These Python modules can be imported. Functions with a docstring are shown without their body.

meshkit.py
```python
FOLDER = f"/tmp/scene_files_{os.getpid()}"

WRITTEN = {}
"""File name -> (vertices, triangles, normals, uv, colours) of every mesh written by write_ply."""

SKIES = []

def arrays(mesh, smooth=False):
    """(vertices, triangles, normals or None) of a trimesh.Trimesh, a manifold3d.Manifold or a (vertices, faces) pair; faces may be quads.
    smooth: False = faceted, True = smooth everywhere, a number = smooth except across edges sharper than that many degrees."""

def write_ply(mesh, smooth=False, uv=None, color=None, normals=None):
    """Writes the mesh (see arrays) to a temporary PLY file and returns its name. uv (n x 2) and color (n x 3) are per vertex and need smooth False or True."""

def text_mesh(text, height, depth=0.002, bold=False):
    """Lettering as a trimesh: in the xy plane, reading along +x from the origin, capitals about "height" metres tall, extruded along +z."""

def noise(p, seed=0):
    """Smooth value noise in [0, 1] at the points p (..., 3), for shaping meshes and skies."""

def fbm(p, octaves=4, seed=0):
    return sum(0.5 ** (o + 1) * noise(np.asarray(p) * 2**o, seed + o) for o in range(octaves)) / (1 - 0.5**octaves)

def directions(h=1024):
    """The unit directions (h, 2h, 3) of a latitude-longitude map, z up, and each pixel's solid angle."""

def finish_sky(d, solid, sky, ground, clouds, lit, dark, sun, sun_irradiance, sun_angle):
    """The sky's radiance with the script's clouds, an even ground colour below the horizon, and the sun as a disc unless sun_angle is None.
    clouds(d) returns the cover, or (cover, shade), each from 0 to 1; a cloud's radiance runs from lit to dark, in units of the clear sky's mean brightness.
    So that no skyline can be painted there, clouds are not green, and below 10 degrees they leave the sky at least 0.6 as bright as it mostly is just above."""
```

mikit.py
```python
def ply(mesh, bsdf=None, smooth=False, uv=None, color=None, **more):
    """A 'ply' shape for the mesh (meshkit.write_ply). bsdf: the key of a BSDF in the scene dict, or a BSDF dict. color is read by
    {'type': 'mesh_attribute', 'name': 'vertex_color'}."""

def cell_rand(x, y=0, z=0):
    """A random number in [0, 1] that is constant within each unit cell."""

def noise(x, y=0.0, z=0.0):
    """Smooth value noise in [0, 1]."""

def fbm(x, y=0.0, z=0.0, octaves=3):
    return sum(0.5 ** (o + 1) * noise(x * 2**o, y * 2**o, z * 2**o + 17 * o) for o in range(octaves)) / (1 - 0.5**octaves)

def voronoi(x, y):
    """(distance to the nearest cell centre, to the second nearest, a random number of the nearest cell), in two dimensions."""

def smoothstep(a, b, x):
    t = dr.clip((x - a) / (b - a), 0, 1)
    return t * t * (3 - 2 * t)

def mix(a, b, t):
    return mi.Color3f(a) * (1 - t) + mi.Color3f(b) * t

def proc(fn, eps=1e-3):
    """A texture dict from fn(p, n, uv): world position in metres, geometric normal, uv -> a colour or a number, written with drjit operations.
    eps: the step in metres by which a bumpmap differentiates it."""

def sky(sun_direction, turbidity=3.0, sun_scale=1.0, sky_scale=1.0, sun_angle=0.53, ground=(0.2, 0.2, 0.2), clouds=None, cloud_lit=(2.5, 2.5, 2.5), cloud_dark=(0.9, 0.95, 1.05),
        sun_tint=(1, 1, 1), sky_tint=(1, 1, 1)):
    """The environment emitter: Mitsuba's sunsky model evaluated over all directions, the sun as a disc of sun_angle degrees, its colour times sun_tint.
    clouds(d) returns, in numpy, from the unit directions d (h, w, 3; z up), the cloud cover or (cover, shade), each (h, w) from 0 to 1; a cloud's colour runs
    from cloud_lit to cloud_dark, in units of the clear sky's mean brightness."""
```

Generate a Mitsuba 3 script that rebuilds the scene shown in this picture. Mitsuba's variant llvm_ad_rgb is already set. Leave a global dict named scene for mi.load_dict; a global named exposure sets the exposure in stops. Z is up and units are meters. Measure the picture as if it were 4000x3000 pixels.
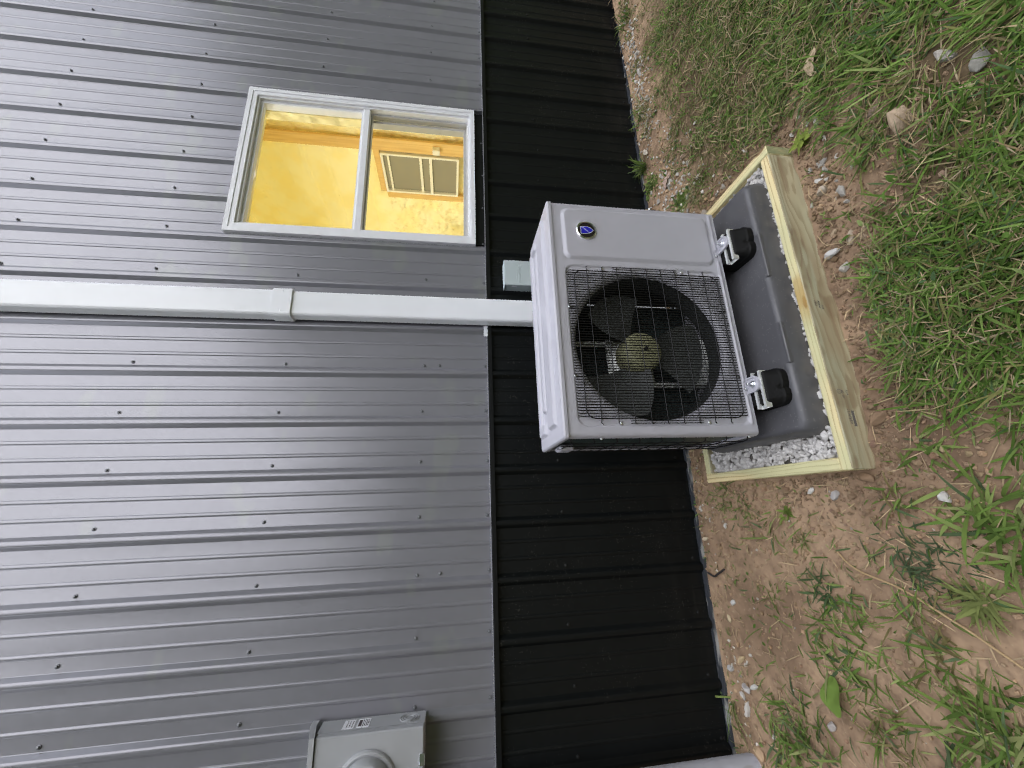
import math, random
import numpy as np
import trimesh
import drjit as dr
import mitsuba as mi
import mikit
import meshkit
from mikit import noise, fbm, voronoi, smoothstep, mix, cell_rand
from shapely.geometry import Polygon, box as sbox

T = mi.ScalarTransform4f
rng = np.random.default_rng(7)
scene, labels = {}, {}

# ------------------------------------------------------------------ camera, sky, exposure
CAM = np.array([-2.4835, -1.8701, 0.1781])
YAW, PITCH, ROLL, FPX = 0.2932, 0.1496, 0.0066, 1588.42
F0 = np.array([math.sin(YAW), math.cos(YAW), 0.0])
R0 = np.array([math.cos(YAW), -math.sin(YAW), 0.0])
FW = F0 * math.cos(PITCH) + np.array([0, 0, -math.sin(PITCH)])
U0 = F0 * math.sin(PITCH) + np.array([0, 0, math.cos(PITCH)])
RT = R0 * math.cos(ROLL) + U0 * math.sin(ROLL)          # the phone was held sideways: the world's right is the picture's top
scene['camera'] = {'type': 'perspective', 'fov': 2 * math.degrees(math.atan(2000 / FPX)), 'fov_axis': 'x', 'near_clip': 0.02, 'far_clip': 2000.0,
                   'to_world': T().look_at(origin=CAM.tolist(), target=(CAM + FW).tolist(), up=RT.tolist())}
scene['sky'] = mikit.sky((0.16, -0.77, 0.60), turbidity=3, sun_scale=0.22, sky_scale=1.0, sun_angle=64, sun_tint=(0.80, 0.96, 1.34), ground=(0.12, 0.12, 0.08),
                         clouds=lambda d: (1.0, np.clip(0.25 + 0.5 * meshkit.fbm(d * 3.0 + 5, 3), 0, 1)), cloud_lit=(2.5, 2.6, 2.9), cloud_dark=(1.8, 1.88, 2.15))
exposure = 3.38

# ------------------------------------------------------------------ helpers
def lab(key, label=None, cat=None, group=None, kind=None):
    d = labels.setdefault(key, {})
    for k, v in (('label', label), ('category', cat), ('group', group), ('kind', kind)):
        if v: d[k] = v

USED = {}
def numbered(name):
    n = USED.get(name, 0); USED[name] = n + 1
    return name if n == 0 else f'{name}_{n:03d}'

def obj(name, mesh, mat, parent=None, smooth=False, color=None, label=None, cat=None, group=None, kind=None):
    key = numbered(name if parent is None else f'{parent}__{name}')
    if color is not None:
        mesh = mesh if isinstance(mesh, (tuple, list)) else (mesh.vertices, mesh.faces)
        scene[key] = mikit.ply(mesh, mat, smooth=smooth, color=color)
    else:
        scene[key] = mikit.ply(mesh, mat, smooth=smooth)
    if label or cat or group or kind: lab(key, label, cat, group, kind)
    return key

def cat_(ms): return trimesh.util.concatenate(ms)

def bx(x0, x1, y0, y1, z0, z1, c=0.0):
    """box with chamfered edges"""
    if c <= 0:
        m = trimesh.creation.box(extents=(x1 - x0, y1 - y0, z1 - z0)); m.apply_translation(((x0 + x1) / 2, (y0 + y1) / 2, (z0 + z1) / 2)); return m
    P = []
    for a, sx in ((x0, 1), (x1, -1)):
        for b, sy in ((y0, 1), (y1, -1)):
            for d, sz in ((z0, 1), (z1, -1)):
                P += [(a, b + sy * c, d + sz * c), (a + sx * c, b, d + sz * c), (a + sx * c, b + sy * c, d)]
    return trimesh.convex.convex_hull(np.array(P))

def tube(pts, r, n=6, caps=True):
    pts = np.asarray(pts, float); k = len(pts)
    t = np.gradient(pts, axis=0); t /= np.linalg.norm(t, axis=1, keepdims=True) + 1e-12
    up = np.array([0, 0, 1.0]) if abs(t[0, 2]) < 0.9 else np.array([1.0, 0, 0])
    V = []; u = np.cross(t[0], up); u /= np.linalg.norm(u)
    r = np.broadcast_to(r, k)
    for i in range(k):
        u = u - t[i] * (u @ t[i]); u /= np.linalg.norm(u); v = np.cross(t[i], u)
        a = np.arange(n) * 2 * np.pi / n
        V.append(pts[i] + r[i] * (np.cos(a)[:, None] * u + np.sin(a)[:, None] * v))
    Fs = []
    for i in range(k - 1):
        for j in range(n):
            a, b = i * n + j, i * n + (j + 1) % n
            Fs += [(a, b, b + n), (a, b + n, a + n)]
    V = np.vstack(V)
    if caps:
        V = np.vstack([V, pts[0], pts[-1]]); c0, c1 = len(V) - 2, len(V) - 1
        for j in range(n):
            Fs += [(c0, (j + 1) % n, j), (c1, (k - 1) * n + j, (k - 1) * n + (j + 1) % n)]
    m = trimesh.Trimesh(V, np.array(Fs), process=False)
    return m

def cyl(p0, p1, r, n=20, chamfer=0.0):
    p0, p1 = np.asarray(p0, float), np.asarray(p1, float); d = p1 - p0; L = np.linalg.norm(d); c = min(chamfer, r * .9, L * .45)
    prof = [(0, 0), (r - c, 0), (r, c), (r, L - c), (r - c, L), (0, L)] if c > 0 else [(0, 0), (r, 0), (r, L), (0, L)]
    m = trimesh.creation.revolve(np.array(prof), sections=n)
    m.apply_transform(trimesh.geometry.align_vectors([0, 0, 1], d / L)); m.apply_translation(p0); return m

def lathe(prof, n=32, axis=(0, 0, 1), at=(0, 0, 0)):
    m = trimesh.creation.revolve(np.array(prof, float), sections=n)
    m.apply_transform(trimesh.geometry.align_vectors([0, 0, 1], axis)); m.apply_translation(at); return m

def prism_x(poly_yz, x0, x1):
    """polygon in (y, z) extruded along x"""
    m = trimesh.creation.extrude_polygon(Polygon(poly_yz), x1 - x0, engine='earcut')
    M = np.array([[0, 0, 1, x0], [1, 0, 0, 0], [0, 1, 0, 0], [0, 0, 0, 1.0]]); m.apply_transform(M); return m

def prism_y(poly_xz, y0, y1):
    m = trimesh.creation.extrude_polygon(poly_xz if isinstance(poly_xz, Polygon) else Polygon(poly_xz), y1 - y0, engine='earcut')
    M = np.array([[1, 0, 0, 0], [0, 0, 1, y0], [0, 1, 0, 0], [0, 0, 0, 1.0]]); m.apply_transform(M); m.fix_normals(); return m

def rrect(x0, x1, y0, y1, r, n=6):
    return Polygon(sbox(x0 + r, y0 + r, x1 - r, y1 - r).buffer(r, quad_segs=n).exterior.coords)

def grid(nu, nv):
    i, j = np.meshgrid(np.arange(nu - 1), np.arange(nv - 1), indexing='ij')
    a = (i * nv + j).ravel()
    return np.vstack([np.stack([a, a + nv, a + nv + 1], 1), np.stack([a, a + nv + 1, a + 1], 1)])

def sstep(a, b, x):
    t = np.clip((x - a) / (b - a), 0, 1); return t * t * (3 - 2 * t)

def sd_rrect(x, y, x0, x1, y0, y1, r):
    qx = np.abs(x - (x0 + x1) / 2) - (x1 - x0) / 2 + r; qy = np.abs(y - (y0 + y1) / 2) - (y1 - y0) / 2 + r
    return np.hypot(np.maximum(qx, 0), np.maximum(qy, 0)) + np.minimum(np.maximum(qx, qy), 0) - r

# ------------------------------------------------------------------ materials
def two(b): return {'type': 'twosided', 'bsdf': b}
def pr(col, rough=0.5, metal=0.0, spec=0.5, **k):
    bc = col if isinstance(col, dict) else {'type': 'rgb', 'value': list(col)}
    rg = rough if isinstance(rough, dict) else float(rough)
    return two({'type': 'principled', 'base_color': bc, 'roughness': rg, 'metallic': float(metal), 'specular': float(spec), **k})
def bump(b, fn, scale=1.0, eps=1e-3):
    return two({'type': 'bumpmap', 'arbitrary': mikit.proc(fn, eps), 'scale': float(scale), 'bsdf': b['bsdf'] if b['type'] == 'twosided' else b})
VC = {'type': 'mesh_attribute', 'name': 'vertex_color'}

def siding_col(p, n, uv):
    d = fbm(p.x * 1.7 + 3, p.z * 2.6, p.y, 3)
    smudge = smoothstep(0.66, 0.8, fbm(p.x * 5 + 11, p.z * 9, 0, 3))
    c = mix((0.192, 0.192, 0.216), (0.212, 0.212, 0.238), d)
    return mix(c, (0.22, 0.23, 0.225), smudge * 0.6)
def siding_rough(p, n, uv): return 0.235 + 0.07 * fbm(p.x * 3, p.z * 3, 1, 3)
scene['siding_mat'] = pr(mikit.proc(siding_col), mikit.proc(siding_rough), 0.27, 0.75)
def black_col(p, n, uv):
    speck = smoothstep(0.84, 0.92, noise(p.x * 160, p.z * 160, 3)) * smoothstep(0.45, 0.7, fbm(p.x * 5, p.z * 5, 9, 3))
    dust = smoothstep(0.45, 0.8, fbm(p.x * 6 + 2, p.z * 22, 5, 4)) * smoothstep(-0.6, -0.97, p.z)
    scrape = smoothstep(0.70, 0.82, fbm(p.x * 7 + 40, p.z * 60, 2, 3)) * smoothstep(-0.75, -0.93, p.z)
    c = mix((0.0028, 0.0038, 0.0041), (0.0045, 0.0056, 0.0060), fbm(p.x * 2, p.z * 4, 0, 3))
    c = mix(c, (0.16, 0.15, 0.13), speck * 0.12)
    return mix(mix(c, (0.06, 0.055, 0.045), dust * 0.06), (0.17, 0.155, 0.13), scrape * 0.03)
scene['black_mat'] = pr(mikit.proc(black_col), 0.42, 0, 0.22)
scene['black_trim_mat'] = pr((0.005, 0.0056, 0.006), 0.4, 0, 0.25)
def edge_col(p, n, uv):
    return mix((0.025, 0.028, 0.034), (0.22, 0.22, 0.21), smoothstep(0.55, 0.75, fbm(p.x * 14, p.z * 40, p.y * 40, 3)))
scene['base_trim_mat'] = pr(mikit.proc(edge_col), 0.5, 0, 0.4)
scene['screw_grey_mat'] = pr((0.13, 0.135, 0.15), 0.3, 0.2, 0.6)
scene['screw_dark_mat'] = pr((0.009, 0.010, 0.0105), 0.4, 0, 0.35)
scene['zinc_mat'] = pr((0.68, 0.7, 0.72), 0.28, 1.0, 0.5)
def galv_col(p, n, uv):
    return mix((0.62, 0.64, 0.64), (0.8, 0.81, 0.8), fbm(p.x * 60, p.z * 60, p.y * 60, 2))
scene['galvanised_mat'] = pr(mikit.proc(galv_col), 0.34, 0.6, 0.5)
scene['bracket_mat'] = pr((0.82, 0.84, 0.82), 0.4, 0.15, 0.5)
scene['vinyl_mat'] = pr((0.66, 0.67, 0.7), 0.32, 0, 0.5)
scene['vinyl_grey_mat'] = pr((0.42, 0.42, 0.42), 0.4, 0, 0.5)
def spout_col(p, n, uv):
    return mix((0.70, 0.72, 0.76), (0.76, 0.78, 0.81), fbm(p.x * 4, p.z * 2, p.y * 4, 3))
scene['downspout_mat'] = pr(mikit.proc(spout_col), 0.24, 0, 0.5)
def cab_col(p, n, uv):
    return mix((0.352, 0.350, 0.388), (0.372, 0.370, 0.408), fbm(p.x * 9, p.z * 9, p.y * 9, 3))
scene['cabinet_mat'] = pr(mikit.proc(cab_col), 0.34, 0, 0.5)
def cab_bump(p, n, uv): return 0.00012 * noise(p.x * 900, p.z * 900, p.y * 900)
scene['cabinet_dark_mat'] = pr((0.03, 0.033, 0.033), 0.6, 0, 0.3)
scene['wire_mat'] = pr((0.006, 0.006, 0.007), 0.4, 0, 0.35)
def coil_col(p, n, uv):
    s = dr.sin(p.z * 6.2832 / 0.0036) * 0.5 + 0.5
    return mix((0.022, 0.034, 0.034), (0.05, 0.07, 0.068), s * 0.7 + 0.3 * noise(p.x * 40, p.z * 40, p.y * 40))
scene['coil_mat'] = pr(mikit.proc(coil_col), 0.45, 0.2, 0.4)
scene['interior_dark_mat'] = pr((0.012, 0.013, 0.013), 0.6, 0, 0.3)
scene['hub_mat'] = pr((0.25, 0.25, 0.15), 0.45, 0, 0.3)
scene['blade_mat'] = pr((0.065, 0.07, 0.069), 0.5, 0, 0.3)
scene['rubber_mat'] = bump(pr((0.0045, 0.0045, 0.0048), 0.6, 0, 0.2), lambda p, n, uv: 0.0006 * noise(p.x * 500, p.z * 500, p.y * 500), 1.0)
def pad_col(p, n, uv):
    blot = fbm(p.x * 14, p.y * 14, p.z * 14, 4); fleck = smoothstep(0.8, 0.92, noise(p.x * 190, p.y * 190, p.z * 120))
    c = mix((0.056, 0.056, 0.061), (0.076, 0.076, 0.082), blot)
    dirt = smoothstep(-0.935, -0.975, p.z + 0.03 * (noise(p.x * 40, p.y * 40, 3) - 0.5))
    return mix(mix(c, (0.25, 0.24, 0.22), fleck * 0.14), (0.13, 0.12, 0.105), dirt * 0.6)
def pad_rough(p, n, uv): return 0.40 + 0.14 * smoothstep(0.4, 0.6, fbm(p.x * 18, p.y * 18, 3, 3))
scene['pad_mat'] = pr(mikit.proc(pad_col), mikit.proc(pad_rough), 0, 0.5)

def wood(u, v, w, seed):
    """u along the board, v and w across"""
    wob = 0.010 * fbm(u * 2.2 + seed, v * 9, w * 9, 3)
    rad = dr.sqrt(dr.square(v + 0.055 + wob * 1.4) + dr.square(w * 1.1 + 0.03 + 0.02 * fbm(u * 1.3 + seed, 3, 0, 2)))
    ring = rad * 95 + 1.3 * fbm(u * 5, v * 30, w * 30 + seed, 3)
    fr = ring - dr.floor(ring)
    late = smoothstep(0.55, 0.92, fr) * (1 - smoothstep(0.93, 1.0, fr))
    fibre = noise(u * 18, v * 900, w * 900)
    c = mix((0.66, 0.555, 0.305), (0.36, 0.25, 0.11), late * 0.8)
    c = mix(c, (0.44, 0.47, 0.27), smoothstep(0.40, 0.62, fbm(u * 3.1 + 7 + seed, v * 12, w * 12, 3)) * 0.6)
    c = mix(c, c * 0.8, fibre * 0.35)
    kx, ky = u * 3.3 + seed, v * 11.0 + w * 11
    f1, f2, which = voronoi(kx, ky)
    knot = smoothstep(0.10, 0.05, f1) * dr.select(which > 0.72, 1.0, 0.0)
    c = mix(c, (0.16, 0.085, 0.04), knot * 0.85)
    stain = smoothstep(0.63, 0.72, fbm(u * 6.0 + 31 + seed, v * 18, w * 18, 4))
    return mix(c, (0.30, 0.205, 0.085), stain * 0.55)
def front_wood(p, n, uv):
    c = wood(p.x, p.y + 0.84, p.z + 0.99, 2.0)
    weather = dr.select(n.y < -0.7, 1.0, 0.0)                         # the outer face of the board is silvered, its planed edge is fresh
    g = mix((0.33, 0.315, 0.22), (0.30, 0.235, 0.15), smoothstep(0.3, 0.7, fbm(p.x * 5 + 2, p.z * 30, 4, 3)))
    band = smoothstep(0.35, 0.6, fbm(p.x * 2.3 + 9, p.z * 14 + 1.5 * fbm(p.x * 4, 1, 2, 2), 1, 3))
    g = mix(g, (0.47, 0.445, 0.30), band * 0.6)
    gr = p.z * 40 + 5.0 * fbm(p.x * 2.1 + 3, p.z * 9, 1, 2) + 1.2 * fbm(p.x * 9, p.z * 40, 6, 2)
    gf = gr - dr.floor(gr)
    g = mix(g, (0.20, 0.14, 0.078), smoothstep(0.30, 0.85, gf) * (1 - smoothstep(0.86, 1.0, gf)) * 0.6)
    g = mix(g, (0.13, 0.07, 0.035), smoothstep(0.62, 0.72, fbm(p.x * 9 + 60, p.z * 22, 3, 3)) * 0.5)
    top_stain = smoothstep(0.12, 0.05, dr.abs(p.x + 1.87) + 0.05 * noise(p.x * 30, p.y * 60, 0)) * dr.select(n.z > 0.7, 1.0, 0.0)
    c = mix(c, (0.36, 0.22, 0.06), top_stain * 0.7)
    return mix(c, g, weather * 0.85)
scene['timber_front_mat'] = pr(mikit.proc(front_wood), 0.65, 0, 0.3)
scene['timber_side_mat'] = pr(mikit.proc(lambda p, n, uv: wood(p.y, p.x * 1.0 + 2.42, p.z + 0.99, 5.0)), 0.62, 0, 0.3)
scene['timber_right_mat'] = pr(mikit.proc(lambda p, n, uv: mix(wood(p.y, p.x + 1.29, p.z + 0.99, 9.0), mix((0.17, 0.2, 0.11), (0.3, 0.27, 0.14), noise(p.x * 70, p.z * 70, 0)), dr.select(n.y < -0.8, 0.85, 0.0))), 0.62, 0, 0.3)
scene['stamp_mat'] = pr((0.13, 0.12, 0.105), 0.7, 0, 0.2)

def soil_col(p, n, uv):
    a = fbm(p.x * 3.1, p.y * 3.1, 0, 4); b = fbm(p.x * 22, p.y * 22, p.z * 22, 4); f = noise(p.x * 170, p.y * 170, p.z * 170)
    c = mix((0.172, 0.114, 0.072), (0.325, 0.224, 0.144), smoothstep(0.3, 0.72, a * 0.55 + b * 0.45))
    c = mix(c, (0.38, 0.262, 0.165), smoothstep(0.58, 0.72, fbm(p.x * 4 + 21, p.y * 4, 2, 3)) * 0.5)
    damp = smoothstep(0.75, 0.1, dr.sqrt(dr.square(p.x + 2.15) * 0.5 + dr.square(p.y + 0.95) * 4)) * smoothstep(0.35, 0.6, b)
    c = mix(c, (0.11, 0.070, 0.045), damp * 0.6)
    turf = smoothstep(-1.35, -0.9, p.x + 0.35 * (a - 0.5)) * smoothstep(-0.22, -0.5, p.y)
    turf = dr.maximum(turf, smoothstep(-1.0, -1.3, p.y + 0.3 * (b - 0.5)) * smoothstep(-2.6, -2.2, p.x))
    c = mix(c, (0.095, 0.070, 0.038), turf * 0.85)
    far = smoothstep(3.0, 8.0, dr.sqrt(dr.square(p.x + 1.5) + dr.square(p.y)))
    c = mix(c, mix((0.05, 0.075, 0.02), (0.09, 0.11, 0.035), a), far)
    grit = smoothstep(0.80, 0.88, noise(p.x * 95 + 7, p.y * 95, p.z * 95))
    c = mix(c, (0.40, 0.32, 0.22), grit * 0.3)
    c = mix(c, c * 0.68, smoothstep(0.55, 0.75, fbm(p.x * 48, p.y * 48, 3, 3)) * 0.5)
    return mix(c, c * 0.7, f * 0.5)
scene['soil_mat'] = bump(pr(mikit.proc(soil_col), 0.92, 0, 0.15), lambda p, n, uv: 0.010 * fbm(p.x * 55, p.y * 55, p.z * 55, 4), 1.0, 2e-3)
scene['clod_mat'] = bump(pr(VC, 0.95, 0, 0.1), lambda p, n, uv: 0.003 * fbm(p.x * 160, p.y * 160, p.z * 160, 2), 1.0, 1e-3)
scene['stone_mat'] = bump(pr(VC, 0.85, 0, 0.25), lambda p, n, uv: 0.0025 * fbm(p.x * 220, p.y * 220, p.z * 220, 3), 1.0, 1e-3)
scene['stone_dust_mat'] = pr((.14, .13, .115), .9, 0, .2)
scene['grass_mat'] = two({'type': 'principled', 'base_color': VC, 'roughness': 0.45, 'specular': 0.35})
def leaf_thin(): return {'type': 'principledthin', 'base_color': VC, 'roughness': 0.5, 'diff_trans': 0.7, 'eta': 1.4}
scene['blade_grass_mat'] = leaf_thin()
def hill_col(p, n, uv):
    return mix((0.018, 0.03, 0.01), (0.06, 0.085, 0.025), fbm(p.x * 0.5, p.y * 0.5, p.z * 0.5, 4))
scene['hill_mat'] = pr(mikit.proc(hill_col), 0.95, 0, 0.1)
def foam_col(p, n, uv):
    a = fbm(p.x * 3, p.y * 3, p.z * 3, 4)
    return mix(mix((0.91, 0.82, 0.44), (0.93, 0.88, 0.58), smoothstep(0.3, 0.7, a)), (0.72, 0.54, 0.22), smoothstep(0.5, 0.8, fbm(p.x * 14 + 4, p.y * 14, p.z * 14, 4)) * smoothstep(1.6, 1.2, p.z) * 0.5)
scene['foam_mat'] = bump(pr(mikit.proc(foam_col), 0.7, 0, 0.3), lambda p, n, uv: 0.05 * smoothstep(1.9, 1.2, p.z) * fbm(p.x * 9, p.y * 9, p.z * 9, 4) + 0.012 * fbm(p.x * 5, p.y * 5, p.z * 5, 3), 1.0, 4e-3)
scene['stud_mat'] = pr(mikit.proc(lambda p, n, uv: mix((0.74, 0.52, 0.22), (0.62, 0.40, 0.15), noise(p.x * 60 + p.y * 60, p.z * 2.5, 0))), 0.6, 0, 0.3)
scene['slab_mat'] = pr((0.3, 0.29, 0.27), 0.7)
scene['glass_mat'] = {'type': 'thindielectric', 'int_ior': 1.5, 'ext_ior': 1.0}
scene['far_pane_mat'] = pr((0.24, 0.225, 0.19), 0.15, 0, 0.5)
scene['white_plastic_mat'] = pr((0.75, 0.74, 0.7), 0.4)
def meter_col(p, n, uv): return mix((0.30, 0.31, 0.325), (0.33, 0.34, 0.355), fbm(p.x * 20, p.z * 20, p.y * 20, 3))
scene['meter_mat'] = pr(mikit.proc(meter_col), 0.45, 0, 0.4)
scene['disconnect_mat'] = pr((0.40, 0.46, 0.47), 0.45, 0, 0.4)
scene['sticker_mat'] = pr((0.72, 0.72, 0.76), 0.4)
scene['ink_mat'] = pr((0.06, 0.05, 0.055), 0.5)
def pvc_col(p, n, uv):
    dirt = smoothstep(0.6, 0.8, fbm(p.x * 40, p.y * 40, p.z * 14, 3)) * smoothstep(-0.7, -0.98, p.z)
    return mix((0.36, 0.365, 0.4), (0.2, 0.17, 0.13), dirt * 0.7)
scene['conduit_mat'] = pr(mikit.proc(pvc_col), 0.5, 0, 0.4)
scene['chrome_mat'] = pr((0.8, 0.81, 0.82), 0.12, 1.0)
scene['badge_black_mat'] = pr((0.006, 0.006, 0.008), 0.12, 0, 0.6)
scene['badge_blue_mat'] = pr((0.012, 0.012, 0.36), 0.2, 0, 0.5)
scene['badge_line_mat'] = pr((0.5, 0.55, 0.62), 0.25)
scene['dry_mat'] = pr(VC, 0.8, 0, 0.2)
scene['cable_mat'] = pr((0.02, 0.018, 0.018), 0.4)

# ------------------------------------------------------------------ the ground
FX0, FX1, FY0, FY1, FZT = -2.4208, -1.2519, -0.8439, -0.1515, -0.9576      # the timber frame
TW = 0.0381
def gh0(x, y):
    x, y = np.asarray(x, float), np.asarray(y, float)
    d = np.maximum(-y, 0)
    z = -0.962 - 0.095 * np.minimum(d, 0.95) - 0.02 * np.clip(d - 0.95, 0, 12)
    z = z + 0.035 * sstep(-0.5, 0.9, x) * sstep(-1.0, 0.0, y)
    return z
def gh(x, y):
    x, y = np.asarray(x, float), np.asarray(y, float)
    z = gh0(x, y)
    P = np.stack([x, y, 0 * x], -1)
    near = np.exp(-np.hypot(x + 1.5, y) / 6)
    z = z + near * (0.030 * (meshkit.fbm(P * 4.0, 3, 3) - 0.5) + 0.016 * (meshkit.fbm(P * 17, 3, 5) - 0.5) + 0.016 * np.exp(-(np.maximum(sd_rrect(x, y, FX0, FX1, FY0, FY1, .02), 0) / .25) ** 2) * (meshkit.fbm(P * 42, 2, 15) - 0.5))
    z = z - .022 * np.exp(-((y + .92) / .10) ** 2) * sstep(-2.35, -2.1, x) * sstep(-1.1, -1.3, x)
    inside = sstep(0.0, 0.02, -sd_rrect(x, y, FX0 + .01, FX1 - .01, FY0 + .01, FY1 - .01, 0.01))
    z = z * (1 - inside) + inside * (-1.03)
    wallside = sstep(-0.05, 0.0, y)
    return z * (1 - wallside) + wallside * np.minimum(z, -0.968)
def axis_pts(a, b, s, lo, hi):
    inner = np.arange(a, b + s / 2, s)
    out = [b]; st = s
    while out[-1] < hi: st *= 1.35; out.append(out[-1] + st)
    left = [a]; st = s
    while left[-1] > lo: st *= 1.35; left.append(left[-1] - st)
    return np.concatenate([left[:0:-1], inner, out[1:]])
gx, gy = axis_pts(-3.9, 1.5, 0.0115, -400, 400), axis_pts(-1.75, 0.05, 0.0115, -400, 400)
GX, GY = np.meshgrid(gx, gy, indexing='ij')
gz = gh(GX, GY)
obj('ground', (np.stack([GX, GY, gz], -1).reshape(-1, 3), grid(len(gx), len(gy))), 'soil_mat', smooth=True, kind='structure')

# wooded hillside behind the viewer (seen only in the gloss of the siding)
hx, hy = np.linspace(-110, 110, 150), np.linspace(-85, 30, 80)
HX, HY = np.meshgrid(hx, hy, indexing='ij')
lump = meshkit.fbm(np.stack([HX * .14, HY * .14, 0 * HX], -1), 4, 2)
back = 9.0 * sstep(-22, -42, HY) + 14 * sstep(4, 15, HX) * sstep(-18, -28, HY) + 4.5 * sstep(-22, -30, HY) * lump + 8 * sstep(-42, -85, HY)
leftw = (20.0 + 7 * lump) * sstep(-15, -33, HX)
bank = (23 + 8 * lump) * sstep(-3, -10, HX) * sstep(-10, -17, HY)
rightw = (17.0 + 7 * lump) * sstep(13, 30, HX)
hz = -2.2 + np.maximum.reduce([back, leftw, bank, rightw])
obj('wooded_hill', (np.stack([HX, HY, hz], -1).reshape(-1, 3), grid(150, 80)), 'hill_mat', smooth=True, kind='structure')

# ------------------------------------------------------------------ the metal building
PITCH9 = 0.2286
BLD = 'metal_building'
lab(BLD, 'ribbed metal-clad building, grey upper wall over black lower wall', 'building')
WX0, WX1, WZ0, WZ1 = -1.153, -0.238, 0.052, 1.276      # the window opening
def profile(x0, ribs):
    """(x, y) points of ribs going to the left from the first rib centre, ordered to the left"""
    pts = []
    for k in range(ribs):
        c = x0 - k * PITCH9
        pts += [(c + .0250, 0), (c + .0224, -.0016), (c + .0116, -.0162), (c + .0085, -.0179), (c + .0035, -.0189), (c - .0035, -.0189), (c - .0085, -.0179), (c - .0116, -.0162), (c - .0224, -.0016), (c - .0250, 0)]
        for m in (.0795, .1485):
            pts += [(c - m + .0088, 0), (c - m + .0062, -.0022), (c - m + .0025, -.0032), (c - m - .0025, -.0032), (c - m - .0062, -.0022), (c - m - .0088, 0)]
    return pts
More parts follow.
